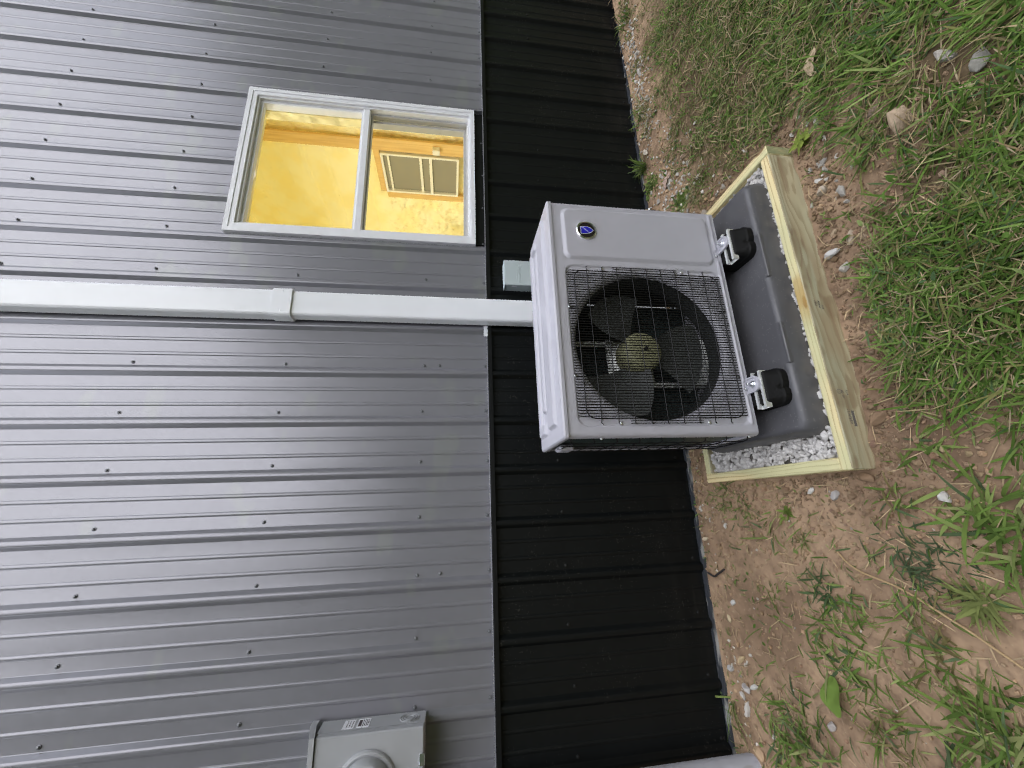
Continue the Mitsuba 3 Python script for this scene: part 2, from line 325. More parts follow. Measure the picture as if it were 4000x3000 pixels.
def sheet(pts, z_levels, hole=None):
    if hole:
        add = []
        for hx_ in hole[:2]:
            for (a, ya), (b, yb) in zip(pts[:-1], pts[1:]):
                if b < hx_ < a: add.append((hx_, ya + (yb - ya) * (hx_ - a) / (b - a)))
        pts = sorted(pts + add, key=lambda q: -q[0])
    V, Fs = [], []
    for (a, ya), (b, yb) in zip(pts[:-1], pts[1:]):
        for z0, z1 in zip(z_levels[:-1], z_levels[1:]):
            if hole and hole[0] < (a + b) / 2 < hole[1] and hole[2] < (z0 + z1) / 2 < hole[3]: continue
            i = len(V); V += [(a, ya, z0), (b, yb, z0), (b, yb, z1), (a, ya, z1)]; Fs.append((i, i + 1, i + 2, i + 3))
    m = trimesh.Trimesh(*(lambda v, f: (v, np.vstack([f[:, [0, 2, 1]], f[:, [0, 3, 2]]])))(np.array(V), np.array(Fs)), process=False)
    m.merge_vertices(); return m
RIB0 = 2.703        # a rib centre to the right, so that rib centres fall at -0.040 - k * pitch
for k in range(11):
    xr = RIB0 + .0 - k * 4 * PITCH9
    p = profile(xr, 4); last = xr - 4 * PITCH9
    p += [(last + .0250, 0), (last + .0224, -.0016), (last + .0116, -.0162), (last + .0085, -.0178)]
    if k: p = [(x, y - .0009 if x > xr - .01 else y) for x, y in p]
    off = .0006 * (k % 2)
    p = [(x, y - off) for x, y in p]
    hole = (WX0, WX1, WZ0, WZ1) if last - .03 < WX1 and xr > WX0 else None
    hi = (-1.153, -0.238, -.01, WZ1) if hole else None
    obj('wall_panel', sheet(p, [0.004, WZ0, WZ1, 2.0, 3.3], hi), 'siding_mat', BLD, smooth=32, label='grey ribbed steel wall panel')
    obj('lower_panel', sheet([(x, y * .95 + .002) for x, y in p], [-0.957, -0.5, -0.017]), 'black_mat', BLD, smooth=25, label='black ribbed steel lower wall panel')
XL, XR = -7.4, 2.74
obj('trim_strip', cat_([bx(XL, XR, -.024, .004, -.0205, -.0008, .0012)]), 'black_trim_mat', BLD)
obj('drip_edge', bx(XL, XR, -.0205, .003, .0002, .0034, .0008), 'siding_mat', BLD)
bt = [bx(XL, XR, -.020, .004, -.9625, -.957, .001), prism_x([(-.020, -.957), (-.0185, -.957), (-.024, -.981), (-.0262, -.981)], XL, XR)]
obj('base_trim', cat_(bt), 'base_trim_mat', BLD)
# wavy lower edge of the sheets seen as a bright cut edge
obj('plate_under_window', bx(WX0 + .003, WX1 - .003, -.006, .003, .0036, WZ0 + .012), 'black_trim_mat', BLD)
obj('flashing_edge', cat_([bx(WX0 - .004, WX1 + .006, -.026, -.022, -.0005, .0045), bx(WX1 + .002, WX1 + .006, -.026, -.004, .004, WZ0)]), 'siding_mat', BLD)

def screw_mesh(s=1.0):
    m = lathe([(0, 0), (.0076, 0), (.0076, .0012), (.0048, .0016), (.0044, .0058), (.0030, .0066), (0, .0066)], 12, (0, -1, 0))
    m.apply_scale(s); return m
SCREW = screw_mesh()
SG = mikit.ply(SCREW, 'screw_grey_mat', smooth=40); SD = mikit.ply(SCREW, 'screw_dark_mat', smooth=40)
def place(key, ply, x, y, z, **k):
    scene[numbered(key)] = {**ply, 'to_world': T().translate([float(x), float(y), float(z)])}
ROWS = [2.1447, 1.5353, .9219, .3092, .0132]
for zr in ROWS:
    for i in range(-4, 16):
        x = -i * PITCH9 + rng.normal(0, .0035)
        z = zr + rng.normal(0, .004)
        if WX0 - .03 < x < WX1 + .03 and WZ0 - .03 < z < WZ1 + .03: continue
        if -1.66 < x < -1.49: continue
        place(BLD + '__screw', SG, x, -.0015, z)
for i, z in ((8, .232), (12, .216)): place(BLD + '__screw', SG, -i * PITCH9, -.0015, z)
for zr in (-.318, -.915):
    for i in range(-4, 16):
        x = -i * PITCH9 + rng.normal(0, .004)
        if -1.66 < x < -1.25 and zr > -.5: continue
        place(BLD + '__screw', SD, x, .001, zr + rng.normal(0, .005))

# the window (a part of the building)
W = BLD + '__window'
def ring(x0, x1, z0, z1, w, y0, y1, wt=None, wb=None):
    wt = w if wt is None else wt; wb = w if wb is None else wb
    o = Polygon([(x0, z0), (x1, z0), (x1, z1), (x0, z1)], [[(x0 + w, z0 + wb), (x1 - w, z0 + wb), (x1 - w, z1 - wt), (x0 + w, z1 - wt)]])
    return prism_y(o, y0, y1)
wx0, wx1, wz0, wz1 = -1.158, -.236, .052, 1.277
obj('window', cat_([ring(wx0, wx1, wz0, wz1, .022, -.026, .01), ring(wx0 + .020, wx1 - .020, wz0 + .012, wz1 - .020, .026, -.0225, .06, None, .016),
                    ring(wx0 + .044, wx1 - .044, wz0 + .026, wz1 - .044, .012, -.013, .06, None, .010)]), 'vinyl_mat', BLD, label='white vinyl sliding window frame lit yellow from inside')
ux0, ux1 = wx0 + .055, wx1 - .055
obj('upper_sash', cat_([ring(ux0, ux1, .672, wz1 - .055, .016, .004, .034)]), 'vinyl_mat', W)
obj('meeting_rail', bx(ux0, ux1, -.010, .038, .640, .676, .003), 'vinyl_mat', W)
obj('lower_sash', cat_([ring(ux0, ux1, wz0 + .034, .642, .010, .02, .05)]), 'vinyl_grey_mat', W)
obj('screen_track', cat_([bx(ux1 - .030, ux1 - .012, .052, .09, wz0 + .04, .64), bx(ux0, ux1, .052, .09, wz0 + .034, wz0 + .06)]), 'vinyl_grey_mat', W)
def pane(x0, x1, z0, z1, y): return (np.array([(x0, y, z0), (x1, y, z0), (x1, y, z1), (x0, y, z1)], float), np.array([(0, 1, 2), (0, 2, 3)]))
obj('pane', pane(ux0 + .014, ux1 - .014, .686, wz1 - .069, .018), 'glass_mat', W)
obj('pane', pane(ux0 + .008, ux1 - .008, wz0 + .042, .642, .034), 'glass_mat', W)

# the room behind it: sprayed foam between timber studs
EX, BYD, CZ = 3.0, 7.6, 3.9
def foam_sheet(o, du, dv, nu, nv, nrm, amp, seed, girts=None):
    u, v = np.meshgrid(np.linspace(0, 1, nu), np.linspace(0, 1, nv), indexing='ij')
    P = np.array(o) + u[..., None] * np.array(du) + v[..., None] * np.array(dv)
    rough = .25 + .75 * sstep(1.6, .9, P[..., 2])
    d = amp * (meshkit.fbm(P * 1.8, 2, seed) - .5) * 1.3 + rough * (amp * .9 * np.abs(meshkit.fbm(P * 6.5, 3, seed + 3) - .5) + amp * .12 * meshkit.noise(P * 22, seed + 5))
    if girts is not None:
        for g in girts:
            w = P[..., 2] - g + .02 * (meshkit.noise(P * 5, seed + 9) - .5)
            d = d - amp * .22 * np.exp(-(w / .022) ** 2)
    P = P + d[..., None] * np.array(nrm)
    return (P.reshape(-1, 3), grid(nu, nv))
R_ = BLD + '__room'
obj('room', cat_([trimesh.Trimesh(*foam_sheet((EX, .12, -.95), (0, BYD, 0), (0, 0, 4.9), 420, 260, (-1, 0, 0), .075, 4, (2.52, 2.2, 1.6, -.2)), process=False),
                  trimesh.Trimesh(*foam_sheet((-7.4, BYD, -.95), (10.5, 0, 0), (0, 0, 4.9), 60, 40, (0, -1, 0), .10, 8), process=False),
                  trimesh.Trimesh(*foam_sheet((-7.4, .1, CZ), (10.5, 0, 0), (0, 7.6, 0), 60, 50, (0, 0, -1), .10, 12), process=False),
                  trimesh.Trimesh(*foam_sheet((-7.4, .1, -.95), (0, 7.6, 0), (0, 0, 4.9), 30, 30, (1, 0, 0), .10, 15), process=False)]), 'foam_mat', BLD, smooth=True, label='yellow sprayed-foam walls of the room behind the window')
wallin = prism_y(Polygon([(-7.4, -.95), (3.1, -.95), (3.1, 3.95), (-7.4, 3.95)], [[(ux0 - .01, wz0 + .02), (ux1 + .01, wz0 + .02), (ux1 + .01, wz1 - .03), (ux0 - .01, wz1 - .03)]]), .075, .13)
obj('inner_wall', wallin, 'foam_mat', BLD)
obj('roof', bx(-7.6, 3.2, -.05, 8.0, 4.05, 4.1), 'black_trim_mat', BLD)
obj('floor', bx(-7.4, 3.05, .13, BYD, -1.0, -.93), 'slab_mat', BLD)
def studs(y0, y1, z0=-.93, z1=3.85, x=EX - .13): return bx(x, x + .04, y0, y1, z0, z1, .003)
obj('stud', studs(3.14, 3.36, -.93, 1.50), 'stud_mat', BLD); obj('stud', studs(2.90, 2.995), 'stud_mat', BLD); obj('stud', studs(3.20, 3.40, 1.5, 3.8, EX - .10), 'stud_mat', BLD)
obj('stud', studs(4.225, 4.36, -.93, 1.30), 'stud_mat', BLD)
obj('stud', bx(EX - .12, EX - .08, 3.36, 4.23, 1.31, 1.40, .003), 'stud_mat', BLD)
fwx = EX - .15
def ring_x(y0, y1, z0, z1, w, x0, x1):
    o = Polygon([(y0, z0), (y1, z0), (y1, z1), (y0, z1)], [[(y0 + w, z0 + w), (y1 - w, z0 + w), (y1 - w, z1 - w), (y0 + w, z1 - w)]])
    m = trimesh.creation.extrude_polygon(o, x1 - x0, engine='earcut'); m.apply_transform(np.array([[0, 0, 1, x0], [1, 0, 0, 0], [0, 1, 0, 0], [0, 0, 0, 1.0]])); return m
obj('window', cat_([ring_x(3.39, 4.21, .07, 1.30, .035, fwx, fwx + .06), bx(fwx, fwx + .04, 3.42, 4.18, .50, .545), bx(fwx + .01, fwx + .05, 3.42, 4.18, .66, .70), bx(fwx + .01, fwx + .05, 3.42, 4.18, 1.17, 1.20)]), 'white_plastic_mat', BLD, label='far white window on the opposite wall, dark panes')
obj('pane', bx(fwx + .045, fwx + .05, 3.42, 4.18, .10, 1.27), 'far_pane_mat', BLD + '__window_001')
obj('outlet_box', bx(fwx - .06, fwx + .02, 3.195, 3.29, .37, .48, .006), 'white_plastic_mat', label='small white box screwed to the orange stud seen through the window', cat='electrical box')
bar = cat_([bx(fwx - .35, fwx - .31, 5.20, 5.235, -.93, .47), bx(fwx - .36, fwx - .30, 5.24, 5.30, -.06, .5), bx(fwx - .35, fwx - .31, 5.30, 5.36, .12, .17), bx(fwx - .35, fwx - .31, 5.30, 5.36, .40, .45)])
obj('metal_rack', bar, 'black_trim_mat', label='dark metal rack standing in the room, seen at the foot of the lower pane', cat='rack')
for k, (lx, ly) in enumerate(((-1.6, 2.4), (-1.6, 5.6), (-4.0, 4.0))):
    key = numbered(BLD + '__ceiling_lamp')
    v = np.array([(lx - .6, ly - .15, CZ - .9), (lx + .6, ly - .15, CZ - .9), (lx + .6, ly + .15, CZ - .9), (lx - .6, ly + .15, CZ - .9)], float)
    scene[key] = {**mikit.ply((v, np.array([(0, 2, 1), (0, 3, 2)])), 'white_plastic_mat'), 'emitter': {'type': 'area', 'radiance': {'type': 'rgb', 'value': [10.5, 10.5, 9.8]}}}

# ------------------------------------------------------------------ downspout, conduit, meter box, disconnect box
D = 'downspout'
lab(D, 'white square downspout running down the wall behind the air conditioner', 'downspout')
def rect_tube(x0, x1, y0, y1, z0, z1, r=.012):
    p = rrect(x0, x1, y0, y1, r, 5); q = rrect(x0 + .002, x1 - .002, y0 + .002, y1 - .002, r - .002, 5)
    m = trimesh.creation.extrude_polygon(Polygon(p.exterior.coords, [q.exterior.coords]), z1 - z0, engine='earcut'); m.apply_translation((0, 0, z0)); return m
def lean(m):
    v = m.vertices.copy(); v[:, 0] += .0028 * (v[:, 2] - .5); m.vertices = v; return m
obj('upper_pipe', lean(rect_tube(-1.629, -1.503, -.092, -.021, .93, 3.2, .014)), 'downspout_mat', D, smooth=35)
obj('lower_pipe', lean(rect_tube(-1.6265, -1.5055, -.0895, -.0235, -.93, .93, .014)), 'downspout_mat', D, smooth=35)
bp = rrect(-1.6355, -1.4965, -.0985, -.018, .017, 5)
band = trimesh.creation.extrude_polygon(Polygon(bp.exterior.coords, [rrect(-1.628, -1.504, -.091, -.022, .013, 5).exterior.coords]), .082, engine='earcut'); band.apply_translation((0, 0, .893))
obj('joint_band', lean(cat_([band])), 'downspout_mat', D, smooth=35)
for dx in (-1.612, -1.515):
    m = lathe([(0, 0), (.0035, 0), (.003, .002), (0, .0026)], 10, (0, -1, 0), (dx, -.0985, .932)); obj('screw', m, 'zinc_mat', D, smooth=40)
obj('strap', bx(-1.68, -1.626, -.022, -.019, -.004, .018), 'downspout_mat', D)

obj('conduit_pipe', cat_([lathe([(0, 0), (.040, 0), (.0445, .004), (.0445, 1.30), (0, 1.30)], 36, (0, 0, 1), (-3.476, -.115, -1.0))]), 'conduit_mat', smooth=35,
    label='grey plastic conduit pipe entering the soil below the meter box', cat='pipe')

M = 'meter_box'
lab(M, 'grey electric meter box with round socket cover, mounted on the grey wall', 'meter box')
mx0, mx1, mz0, mz1 = -3.52, -3.214, .262, .628
obj('case', prism_y([(mx0, mz0), (mx1, mz0), (mx1, mz1), (mx0, mz1)], -.098, -.012), 'meter_mat', M)
obj('cover', cat_([bx(mx0, mx1 + .0005, -.131, -.0985, mz0, mz1 - .004, .004)]), 'meter_mat', M)
obj('cap', prism_x([(-.012, .664), (-.05, .664), (-.139, .640), (-.139, .6235), (-.134, .6235), (-.05, .642), (-.012, .642)], mx0 - .006, mx1 + .006), 'meter_mat', M)
obj('socket_ring', lathe([(.094, 0), (.098, .004), (.094, .012), (.088, .014), (.080, .010), (.079, .03), (.073, .045), (.05, .056), (0, .060)], 40, (0, -1, 0), (-3.357, -.131, .448)), 'meter_mat', M, smooth=35)
for r0 in (.034, .025, .016):
    a = np.linspace(0, 2 * np.pi, 25); pts = np.stack([0 * a + mx1 + .0003, -.055 + r0 * .95 * np.cos(a), .318 + r0 * np.sin(a)], 1)
    obj('knockout', tube(pts, .0022, 5, False), 'meter_mat', M, smooth=True)
for z0, z1, nb in ((.510, .548, 3), (.458, .500, 6)):
    s = obj('sticker', bx(mx1, mx1 + .0012, -.088, -.026, z0, z1), 'sticker_mat', M, label='white printed sticker on the side of the meter box')
    lines = [bx(mx1 + .001, mx1 + .0019, -.082, -.034, z0 + (z1 - z0) * (j + .6) / (nb + 1.2), z0 + (z1 - z0) * (j + .6) / (nb + 1.2) + .0022) for j in range(nb)]
    if nb == 6: lines = lines[:4] + [bx(mx1 + .001, mx1 + .0019, -.080, -.036, z1 - .015, z1 - .004)]
    obj('printing', cat_(lines), 'ink_mat', s)
obj('latch', cat_([bx(-3.325, -3.29, -.138, -.13, .258, .276, .002), lathe([(.004, 0), (.008, 0), (.008, .004), (.004, .004)], 14, (1, 0, 0), (-3.318, -.134, .272))]), 'zinc_mat', M)

X = 'disconnect_box'
lab(X, 'small grey disconnect box on the black wall just above the air conditioner', 'electrical box')
dx0, dx1, dz0, dz1 = -1.424, -1.283, -.36, -.092
obj('case', bx(dx0 + .004, dx1 - .004, -.074, -.004, dz0, dz1 - .004, .003), 'disconnect_mat', X)
obj('lid', cat_([bx(dx0, dx1, -.084, -.072, dz0 - .004, dz1 + .001, .002), bx(dx0, dx1, -.084, -.02, dz1 + .0005, dz1 + .006, .001)]), 'disconnect_mat', X)
tm = meshkit.text_mesh('DiversiTech', .0105, .0014); tm.apply_scale((.0955 / tm.extents[0], 1, 1))
tm.apply_transform(np.array([[1, 0, 0, dx0 + .012], [0, 0, -1, -.0838], [0, 1, 0, -.168], [0, 0, 0, 1.0]]))
sw = [tube([(dx0 + .016, -.0845, -.150), (dx0 + .07, -.0845, -.1490), (dx1 - .028, -.0845, -.1485)], .0012, 5), tube([(dx1 - .040, -.0845, -.138), (dx1 - .012, -.0845, -.147), (dx1 - .036, -.0845, -.176)], .0016, 5)]
obj('lettering', cat_([tm] + sw), 'disconnect_mat', X, label='raised lettering with an arrow on the box lid')
for z in (-.125, -.225): obj('clip', bx(dx0 + .0015, dx0 + .0045, -.068, -.060, z - .024, z), 'sticker_mat', X)

# ------------------------------------------------------------------ timber frame, gravel, pad
TF = 'timber_frame'
lab(TF, 'rectangular frame of treated pine boards set in the soil around the pad', 'timber frame')
zb = -1.12
obj('board', bx(FX0, FX1 - TW - .0005, FY0, FY0 + TW, zb, FZT, .0025), 'timber_front_mat', TF, label='front board with ink stamps and a weathered outer face')
obj('board', bx(FX1 - TW, FX1, FY0 - .0005, FY1, zb, FZT + .001, .0025), 'timber_right_mat', TF, label='side board with a greenish cut end')
obj('board', bx(FX0, FX0 + TW, FY0 + TW + .0006, FY1, zb, FZT - .0005, .0025), 'timber_side_mat', TF)
obj('board', bx(FX0 + TW + .0006, FX1 - TW - .0006, FY1 - TW, FY1 - .001, zb, FZT - .0015, .0025), 'timber_front_mat', TF)
def stamp(text, h, x, z, up=True):
    m = meshkit.text_mesh(text, h, .0005)
    m.apply_transform(np.array([[1, 0, 0, 0], [0, 0, -1, 0], [0, 1, 0, 0], [0, 0, 0, 1.0]]))       # reads along +x, stands up, faces -y
    if not up: m.apply_transform(trimesh.transformations.rotation_matrix(math.pi, [0, 1, 0]))
    m.apply_translation((x, FY0 - .0004, z)); return m
fb = TF + '__board'
obj('ink_stamp', cat_([stamp('LUMBER', .008, -2.245, -.991, False), bx(-2.297, -2.250, FY0 - .0007, FY0 + .001, -1.012, -1.0035)]), 'stamp_mat', fb)
obj('ink_stamp', cat_([stamp('KD-HT', .006, -2.185, -.989, False), stamp('SYP', .006, -2.185, -1.004, False),
                       tube([(-2.19 + .007 * math.cos(t), FY0 - .0002, -.982 + .007 * math.sin(t)) for t in np.linspace(0, 6.2832, 16)], .0007, 4, False)]), 'stamp_mat', fb)
obj('ink_stamp', cat_([stamp('NO.2', .006, -1.885, -.982, False), stamp('PRIME', .006, -1.885, -.993, False), stamp('SYP', .006, -1.90, -1.004, False)]), 'stamp_mat', fb)

def loops(Ls):
    n = len(Ls[0]); V = np.vstack(Ls); Fs = []
    for i in range(len(Ls) - 1):
        for j in range(n):
            a, b = i * n + j, i * n + (j + 1) % n; Fs += [(a, b, b + n), (a, b + n, a + n)]
    V = np.vstack([V, Ls[-1].mean(0)]); c = len(V) - 1; o = (len(Ls) - 1) * n
    Fs += [(o + j, o + (j + 1) % n, c) for j in range(n)]
    return trimesh.Trimesh(V, np.array(Fs), process=False)
def rloop(x0, x1, y0, y1, r, z, n=8):
    P = []
    for cx, cy, a0 in ((x1 - r, y1 - r, 0), (x0 + r, y1 - r, 90), (x0 + r, y0 + r, 180), (x1 - r, y0 + r, 270)):
        for a in np.radians(np.linspace(a0, a0 + 90, n)): P.append((cx + r * math.cos(a), cy + r * math.sin(a), z))
    return np.array(P)
PX0, PX1, PY0, PY1, PZ = -2.307, -1.349, -.790, -.254, -.900
EP = 'equipment_pad'
lab(EP, 'dark grey plastic equipment pad lying in the gravel under the air conditioner', 'pad')
prof = [(0, -1.005), (.003, -.95), (.008, -.922), (.012, -.911), (.017, -.9045), (.024, -.901), (.031, -.900)]
obj('slab', loops([rloop(PX0 + i, PX1 - i, PY0 + i, PY1 - i, .035, z) for i, z in prof]), 'pad_mat', EP, smooth=40)
for xa, xb in ((-1.760, -1.585), (-2.075, -1.930)):
    obj('label_plate', bx(xa, xb, PY0 + .0085, PY0 + .034, -.9175, -.9005, .003), 'pad_mat', EP)

def stone_mesh(seed, flat=.7, n=14, wide=.65):
    r = np.random.default_rng(seed); p = r.normal(size=(n, 3)); p /= np.linalg.norm(p, axis=1, keepdims=True)
    p *= r.uniform(.75, 1.1, (n, 1)); p *= np.array([1.0, r.uniform(wide, .95), flat * r.uniform(.8, 1.1)])
    m = trimesh.convex.convex_hull(p); return np.array(m.vertices), np.array(m.faces)
STONES = [stone_mesh(s) for s in range(14)]
def scatter(pos, size, cols, seed, templates=STONES, jitter=.06, tilt=.9):
    r = np.random.default_rng(seed); V, Fs, C, o = [], [], [], 0
    for p, s, c in zip(pos, size, cols):
        v, f = templates[r.integers(len(templates))]
        q = trimesh.transformations.euler_matrix(r.uniform(-tilt, tilt), r.uniform(-tilt, tilt), r.uniform(0, 6.28))[:3, :3]
        vv = (v * s) @ q.T + p
        V.append(vv); Fs.append(f + o); o += len(v); C.append(np.clip(np.array(c) * r.uniform(1 - jitter, 1 + jitter, (len(v), 1)), 0, 1))
    return (np.vstack(V), np.vstack(Fs)), np.vstack(C)
def unshare(mc):
    (v, f), c = mc
    return (v[f].reshape(-1, 3), np.arange(len(f) * 3).reshape(-1, 3)), np.repeat(c[f].mean(1), 3, 0)
gp = []
while len(gp) < 2700:
    x, y = rng.uniform(FX0 + TW, FX1 - TW), rng.uniform(FY0 + TW, FY1 - TW)
    if sd_rrect(x, y, PX0, PX1, PY0, PY1, .03) < -.012: continue
    gp.append((x, y, -.998 + rng.uniform(0, .026)))
gs = rng.uniform(.008, .0145, len(gp)) * np.where(rng.random(len(gp)) < .12, 1.4, 1)
tone = rng.uniform(.38, .55, len(gp))[:, None] * np.array([1.0, .97, .93])
inx = [(x, y, -.997 - .0) for x, y, z in gp]
mc = unshare(scatter(gp, gs, tone, 3))
obj('gravel', mc[0], 'stone_mat', color=mc[1], label='white crushed gravel filling the timber frame around the pad', cat='gravel', kind='stuff')
obj('gravel_bed', bx(FX0 + TW + .001, FX1 - TW - .001, FY0 + TW + .001, FY1 - TW - .001, -1.03, -.994), 'stone_dust_mat', kind='structure')

# ------------------------------------------------------------------ the air conditioner (local: x to the right, y to the wall, z up)
A = 'air_conditioner'
lab(A, 'grey outdoor heat pump unit with a black wire fan guard, standing on rubber blocks', 'air conditioner')
AX, AY, AZ, AYAW = -2.2922, -.675, -.8262, .0065
AW, AD, AH = .870, .305, .664
def loc(m):
    m = m.copy() if hasattr(m, 'copy') else trimesh.Trimesh(*m, process=False)
    M4 = trimesh.transformations.rotation_matrix(AYAW, [0, 0, 1]); m.apply_transform(M4); m.apply_translation((AX, AY, AZ)); return m
def ac(name, mesh, mat, parent=A, smooth=False, **k): return obj(name, loc(mesh), mat, parent, smooth=smooth, **k)
CX, CZc, CR = .320, .326, .264
# front panel, embossed
lxs = np.unique(np.round(np.concatenate([np.arange(0, AW + 1e-6, .003), [AW]]), 5)); lzs = np.unique(np.round(np.concatenate([np.arange(0, .6465, .003), [.6465]]), 5))
LX, LZ = np.meshgrid(lxs, lzs, indexing='ij')
def front_h(x, z):
    h = -.0055 * sstep(.002, -.004, sd_rrect(x, z, .034, .609, .021, .612, .032))
    h = h + .0095 * sstep(.0075, -.0075, sd_rrect(x, z, .637, .842, .040, .608, .026))
    r = np.hypot(x - CX, z - CZc); t = np.clip((CR + .030 - r) / .030, 0, 1)
    h = h - .026 * (1 - np.sqrt(np.maximum(1 - (t * .985) ** 2, 0)))
    for a, b in ((.700, .862), (.182, .656), (.036, .135)):
        h = h + .0035 * sstep(.002, -.002, sd_rrect(x, z, a, b, .0125, .0235, .0055))
    for a, b in ((.679, .018), (.158, .014)): h = h - .002 * sstep(.008, .006, np.hypot(x - a, z - b))
    return h
Hh = front_h(LX, LZ); r_ = np.hypot(LX - CX, LZ - CZc)
PXg, PZg = LX.copy(), LZ.copy()
inn = r_ < CR
sc = np.where(inn, CR / np.maximum(r_, 1e-6), 1)
PXg = CX + (LX - CX) * sc; PZg = CZc + (LZ - CZc) * sc
Hh = np.where(inn, front_h(CX + CR, CZc), Hh)
yy = -Hh
lr = .016                                         # rounded left edge
th = np.clip((lr - LX) / lr, 0, 1)
yy = yy + np.where(LX < lr, lr * (1 - np.sqrt(np.maximum(1 - th ** 2, 0))), 0)
rr_ = .004; th2 = np.clip((LX - (AW - rr_)) / rr_, 0, 1); yy = yy + np.where(LX > AW - rr_, rr_ * (1 - np.sqrt(np.maximum(1 - th2 ** 2, 0))), 0)
fg = grid(*LX.shape); allin = inn.ravel()[fg].all(1); fg = fg[~allin]
FP = ac('front_panel', trimesh.Trimesh(np.stack([PXg, yy, PZg], -1).reshape(-1, 3), fg, process=False), 'cabinet_mat', smooth=True)
def sheet_bottom(x0, x1, z0, z1, y): return bx(x0, x1, y, y + .001, z0, z1)
ac('side_panel', cat_([bx(AW - .0015, AW, .004, AD, 0, .6465), bx(.62, .622, .03, AD - .02, .01, .64)]), 'cabinet_mat', label='right side panel of the unit')
ac('corner_post', cat_([bx(0, .0015, .016, .030, .003, .6465), bx(.0, .004, AD - .03, AD - .004, .0, .6465), bx(.0, .06, AD - .004, AD, .0, .6465), bx(0, .018, .016, .040, .0, .014), bx(0, .03, .03, AD - .03, .0, .014)]), 'cabinet_mat')
ac('base_pan', cat_([bx(.004, AW - .004, .006, AD - .003, -.002, .012, .002)]), 'cabinet_mat')
# fan shroud
a = np.linspace(0, 2 * np.pi, 97)
sh = []
for rr, dy in ((CR, .0315), (CR - .002, .045), (CR - .002, .09), (CR + .012, .115)):
    sh.append(np.stack([CX + rr * np.cos(a), 0 * a + dy, CZc + rr * np.sin(a)], 1))
ac('fan_shroud', trimesh.Trimesh(np.vstack(sh), np.vstack([[(i * 97 + j, i * 97 + j + 1, (i + 1) * 97 + j + 1), (i * 97 + j, (i + 1) * 97 + j + 1, (i + 1) * 97 + j)] for i in range(3) for j in range(96)]), process=False), 'cabinet_dark_mat', smooth=35)
# coil: left side and back
ac('coil', cat_([bx(.010, .034, .034, AD - .03, .012, .642), bx(.034, .60, AD - .034, AD - .012, .012, .642)]), 'coil_mat')
cg = [tube([(.04 + .02 * i, AD - .036, .03), (.04 + .02 * i, AD - .036, .63)], .0012, 4) for i in range(28)] + [tube([(.04, AD - .037, .03 + .026 * i), (.60, AD - .037, .03 + .026 * i)], .0012, 4) for i in range(24)]
ac('coil_tubes', cat_(cg), 'interior_dark_mat')
ac('back_guard', cat_([tube([(.03 + .055 * i, AD + .006, .02), (.03 + .055 * i, AD + .006, .63)], .0013, 5) for i in range(11)] + [tube([(.03, AD + .008, .03 + .085 * i), (.6, AD + .008, .03 + .085 * i)], .0016, 5) for i in range(8)]), 'wire_mat', smooth=True)
# side wire guard
gw = []
for ly in (.062, .118, .174, .230): gw.append(tube([(-.010, ly, .010), (-.012, ly, .32), (-.010, ly, .640)], .0016, 5))
for i in range(9):
    z = .016 + i * .0765; gw.append(tube([(-.001, .024, z + .010), (-.0085, .040, z), (-.0115, .062, z), (-.0115, .230, z), (-.0085, .262, z), (-.001, .285, z + .008)], .0018, 5))
ac('side_guard', cat_(gw), 'wire_mat', smooth=True)
for z in (.535, .020): ac('screw', lathe([(0, 0), (.0052, 0), (.0045, .003), (.002, .0042), (0, .0044)], 12, (-1, 0, 0), (-.001, .022, z)), 'zinc_mat', smooth=40)
# top cover with raised panels
tx, ty = np.arange(-.004, AW + .0041, .0035), np.arange(-.006, AD + .0061, .0022)
TX, TY = np.meshgrid(tx, ty, indexing='ij')
def bar_h(x, y, x0, x1, y0, y1, cut=.0): return sstep(.0058, -.0058, sd_rrect(x, y, x0, x1, y0, y1, .004))
th_ = .011 * np.maximum.reduce([bar_h(TX, TY, .052 + .0 * TY, .836, .062, .150), bar_h(TX, TY, .122, .775, .176, .212), bar_h(TX, TY, .044, .822, .250, .285), bar_h(TX, TY, .044, .085, .196, .252), bar_h(TX, TY, .800, .838, .196, .252)])
ed = sd_rrect(TX, TY, -.004, AW + .004, -.006, AD + .006, .012); t_ = np.clip((ed + .006) / .006, 0, 1); th_ = th_ - .006 * (1 - np.sqrt(np.maximum(1 - t_ ** 2, 0)))
out = ed > 0
qx = np.clip(TX, .008, AW - .008); qy = np.clip(TY, .006, AD - .006); dd = np.hypot(TX - qx, TY - qy); f_ = np.where(out, .012 / np.maximum(dd, 1e-9), 1)
TXc, TYc = np.where(out, qx + (TX - qx) * f_, TX), np.where(out, qy + (TY - qy) * f_, TY)
topg = trimesh.Trimesh(np.stack([TXc, TYc, AH + th_], -1).reshape(-1, 3), grid(*TX.shape), process=False)
sk = rrect(-.004, AW + .004, -.006, AD + .006, .012, 6); sk_in = rrect(-.001, AW + .001, -.003, AD + .003, .009, 6)
skirt = trimesh.creation.extrude_polygon(Polygon(sk.exterior.coords, [sk_in.exterior.coords]), AH - .006 - .648, engine='earcut'); skirt.apply_translation((0, 0, .648))
tc = ac('top_cover', topg, 'cabinet_mat', smooth=True); ac('skirt', skirt, 'cabinet_mat', tc, smooth=35)
ac('seam', bx(.0, AW, -.0012, .004, .6466, .6478), 'cabinet_dark_mat', tc)
ac('grip', cat_([bx(-.016, .004, .165, .235, .580, .632, .006)]), 'cabinet_mat')
